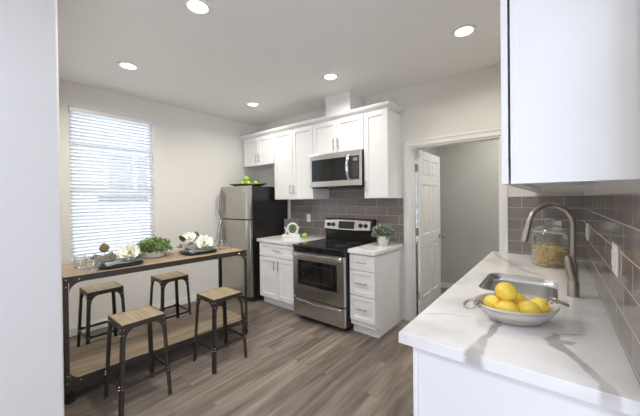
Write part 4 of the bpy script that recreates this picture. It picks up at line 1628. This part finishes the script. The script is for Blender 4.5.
for k in range(420):
    z = 0.012 + rnd.random() ** 0.9 * 0.135
    a = rnd.random() * 2 * PI
    rr = (jr - 0.030) * math.sqrt(rnd.uniform(0.25, 1.0))
    cpt = Vector((jx + rr * math.cos(a), jy + rr * math.sin(a), CTOP + z))
    da = rnd.random() * 2 * PI
    ln = rnd.uniform(0.02, 0.034)
    dz = rnd.uniform(-0.5, 0.5) * ln
    pp = []
    for i in range(4):
        s = i / 3 - 0.5
        p = cpt + Vector((math.cos(da) * ln * s * 2, math.sin(da) * ln * s * 2, dz * s + 0.006 * math.cos(s * 6)))
        dx_, dy_ = p.x - jx, p.y - jy
        q_ = math.hypot(dx_, dy_)
        lim = jr - 0.0105 if p.z > CTOP + 0.024 else jr - 0.021
        if q_ > lim:
            p.x, p.y = jx + dx_ * lim / q_, jy + dy_ * lim / q_
        p.z = max(p.z, CTOP + 0.0125)
        pp.append(p)
    m.tube(pp, 0.0036, 5)
pas = m.build('pasta', PASTA, smooth=True)
tag(pas, 'heap of yellow dry pasta inside the lidded glass jar', 'pasta', kind='stuff')

# lemon bowl
bx, by, ba = -0.136, 1.508, math.radians(40)
BZ = CTOP + 0.0005
t = thing('bowl', (bx, by, BZ), 'oval whitewashed wooden bowl with ring handles holding lemons', 'bowl', ba)
ea, eb = 0.164, 0.130
prof = [(0.001, 0), (0.46, 0.0), (0.62, 0.008), (0.82, 0.034), (0.95, 0.062), (1.0, 0.074), (0.985, 0.079), (0.93, 0.076), (0.86, 0.058), (0.74, 0.032), (0.55, 0.016), (0.001, 0.013)]
MB().lathe(prof, (bx, by, BZ), 48, sx=ea, sy=eb, rot=ba).build('shell', BOWLW, t, smooth=True)
for s in (-1, 1):
    u = Vector((math.cos(ba) * s, math.sin(ba) * s, 0))
    v = Vector((-u.y, u.x, 0))
    c = Vector((bx, by, BZ + 0.076)) + u * (ea + 0.030)
    m = MB()
    pts = [c + u * 0.028 * math.cos(a) + v * 0.030 * math.sin(a) + Vector((0, 0, -0.012 * math.cos(a))) for a in [2 * PI * k / 24 for k in range(24)]]
    m.tube(pts, 0.0068, 8, closed=True)
    c2 = Vector((bx, by, BZ + 0.076)) + u * (ea - 0.002)
    for dv in (-0.012, 0.012):
        pts = [c2 + v * dv + u * 0.012 * math.cos(a) + Vector((0, 0, 0.010 * math.sin(a))) for a in [2 * PI * k / 14 for k in range(14)]]
        m.tube(pts, 0.004, 8, closed=True)
    m.build('handle', NICKEL, t, smooth=True)


def lemon(lx, ly, lz, r, yaw, pitch, mat, label):
    p = Vector((bx, by, BZ)) + Vector((lx * math.cos(ba) - ly * math.sin(ba), lx * math.sin(ba) + ly * math.cos(ba), lz))
    m = MB()
    R3 = Matrix.Rotation(yaw, 3, 'Z') @ Matrix.Rotation(PI / 2 + pitch, 3, 'Y')
    out = []
    nr = 18
    for i in range(nr + 1):
        th = PI * i / nr
        z = -math.cos(th)
        rr = max(0.012, math.sin(th)) if 0 < i < nr else 0.03
        tipz = 0.13 * (abs(z) ** 14) * (1 if z > 0 else 0.5)
        rr *= 1 - 0.10 * abs(z) ** 6
        rg = []
        for k in range(24):
            a = 2 * PI * k / 24
            q = Vector((rr * math.cos(a) * r, rr * math.sin(a) * r, (z * 1.18 + math.copysign(tipz, z)) * r))
            rg.append(p + R3 @ q)
        out.append(rg)
    m.rings(out)
    o = m.build('lemon', mat, smooth=True)
    tag(o, label, 'lemon', 'lemons in the bowl')
    return o


lemon(-0.078, 0.030, 0.062, 0.037, 2.2, 0.1, LEMON, 'lemon at the left back of the bowl, mostly hidden')
lemon(-0.058, -0.036, 0.060, 0.038, 0.3, 0.15, LEMON, 'lemon lying at the front left of the bowl')
lemon(0.022, -0.045, 0.060, 0.039, 0.5, 0.0, LEMON2, 'greenish yellow lemon at the front middle of the bowl')
lemon(0.088, -0.020, 0.064, 0.037, 1.9, 0.5, LEMON, 'deep yellow lemon at the right end of the bowl')
lemon(0.026, 0.046, 0.072, 0.038, 0.1, 0.05, LEMON, 'lemon at the back middle of the bowl')
lemon(-0.040, 0.000, 0.124, 0.040, 1.2, 0.4, LEMON, 'lemon sitting on top of the lemon pile')

# sink base cabinets with the white end panel
t = thing('sink_cabinet', (-0.13, 2.2, 0), 'long white base cabinet under the sink countertop with plain end panel', 'cabinet')
BX0 = -0.437
MB().box(BX0 + 0.022, XR - 0.002, CY0 + 0.045, SY0 - 0.06, 0.10, 0.8725).box(BX0 + 0.022, XR - 0.002, SY1 + 0.06, YB - 0.001, 0.10, 0.8725).box(BX0 + 0.022, BX0 + 0.029, SY0 - 0.06, SY1 + 0.06, 0.10, 0.8725).box(BX0 + 0.029, XR - 0.002, SY0 - 0.06, SY1 + 0.06, 0.10, 0.12).build('body', CAB, t)
MB().box(BX0 + 0.0165, XR - 0.002, CY0 + 0.030, CY0 + 0.044, 0.0, 0.8725).build('end_panel', CAB, t)
MB().box(BX0 - 0.002, BX0 + 0.015, CY0 + 0.020, CY0 + 0.046, 0.0, 0.8725).build('corner_trim', CAB, t, bevel=0.002)
MB().box(BX0 + 0.09, BX0 + 0.105, CY0 + 0.045, YB - 0.001, 0.0, 0.0995).build('toe_kick', CAB, t)
ys = [CY0 + 0.05, 1.87, 2.16, 2.45, 2.88, YB - 0.02]
for k in range(5):
    m = shaker(ys[k] + 0.003, ys[k + 1] - 0.003, 0.115, 0.862, 0.0)
    bmesh.ops.transform(m.bm, matrix=Matrix(((0, 1, 0, BX0), (1, 0, 0, 0), (0, 0, 1, 0), (0, 0, 0, 1))), verts=m.bm.verts)
    d = m.build('door', CAB, t, bevel=0.0018)
    pull(d, (BX0, ys[k + 1] - 0.035 if k % 2 == 0 else ys[k] + 0.035, 0.78), 0.13, 'z', (-1, 0, 0))

# upper cabinets over the sink
UZ0, UZ1, UX0 = 1.495, 2.50, -0.146
for (y0, y1, lab) in ((1.200, 2.262, 'white wall cabinet over the sink nearest the camera with plain end panel'),
                      (2.264, YB - 0.002, 'white wall cabinet in the far corner above the pasta jar')):
    t = thing('sink_wall_cabinet', (0.02, y0, UZ0), lab, 'cabinet')
    m = MB()
    bx0 = UX0 + 0.028
    m.box(bx0, XR + 0.006, y0, y0 + 0.016, UZ0, UZ1).box(bx0, XR + 0.006, y1 - 0.016, y1, UZ0, UZ1)
    m.box(bx0 + 0.02, XR + 0.006, y0 + 0.016, y1 - 0.016, UZ0 + 0.022, UZ0 + 0.038).box(bx0 + 0.02, XR + 0.006, y0 + 0.016, y1 - 0.016, UZ1 - 0.016, UZ1)
    m.box(XR - 0.002, XR + 0.006, y0 + 0.016, y1 - 0.016, UZ0 + 0.038, UZ1 - 0.016)
    m.box(XR - 0.012, XR + 0.006, y0 + 0.016, y1 - 0.016, UZ0, UZ0 + 0.022)
    m.build('body', CAB, t, bevel=0.001)
    m = MB()
    m.box(bx0 - 0.0005, bx0 + 0.0195, y0 - 0.0012, y0 + 0.05, UZ0, UZ1).box(bx0 - 0.0005, bx0 + 0.0195, y1 - 0.05, y1, UZ0, UZ1)
    m.box(bx0 - 0.0005, bx0 + 0.0195, y0 + 0.05, y1 - 0.05, UZ0, UZ0 + 0.03).box(bx0 - 0.0005, bx0 + 0.0195, y0 + 0.05, y1 - 0.05, UZ1 - 0.03, UZ1)
    m.box(bx0 - 0.0005, bx0 + 0.0195, (y0 + y1) / 2 - 0.02, (y0 + y1) / 2 + 0.02, UZ0 + 0.03, UZ1 - 0.03)
    m.build('face_frame', CAB, t, bevel=0.0008)
    half = (y1 - y0) / 2
    for k in range(2):
        a, b_ = y0 + half * k + 0.001, y0 + half * (k + 1) - 0.003
        m = shaker(a, b_, UZ0 + 0.001, UZ1 - 0.003, 0.0)
        bmesh.ops.transform(m.bm, matrix=Matrix(((0, 1, 0, UX0), (1, 0, 0, 0), (0, 0, 1, 0), (0, 0, 0, 1))), verts=m.bm.verts)
        d = m.build('door', CAB, t, bevel=0.001)
        pull(d, (UX0, b_ - 0.035 if k == 0 else a + 0.035, UZ0 + 0.14), 0.13, 'z', (-1, 0, 0))
        hy = a + 0.012 if k == 0 else b_ - 0.012
        m = MB()
        for z in (UZ0 + 0.12, UZ1 - 0.12):
            m.box(UX0 + 0.0205, UX0 + 0.0275, hy - 0.008, hy + 0.008, z - 0.03, z + 0.03)
        m.build('hinge', DARKPL, d)
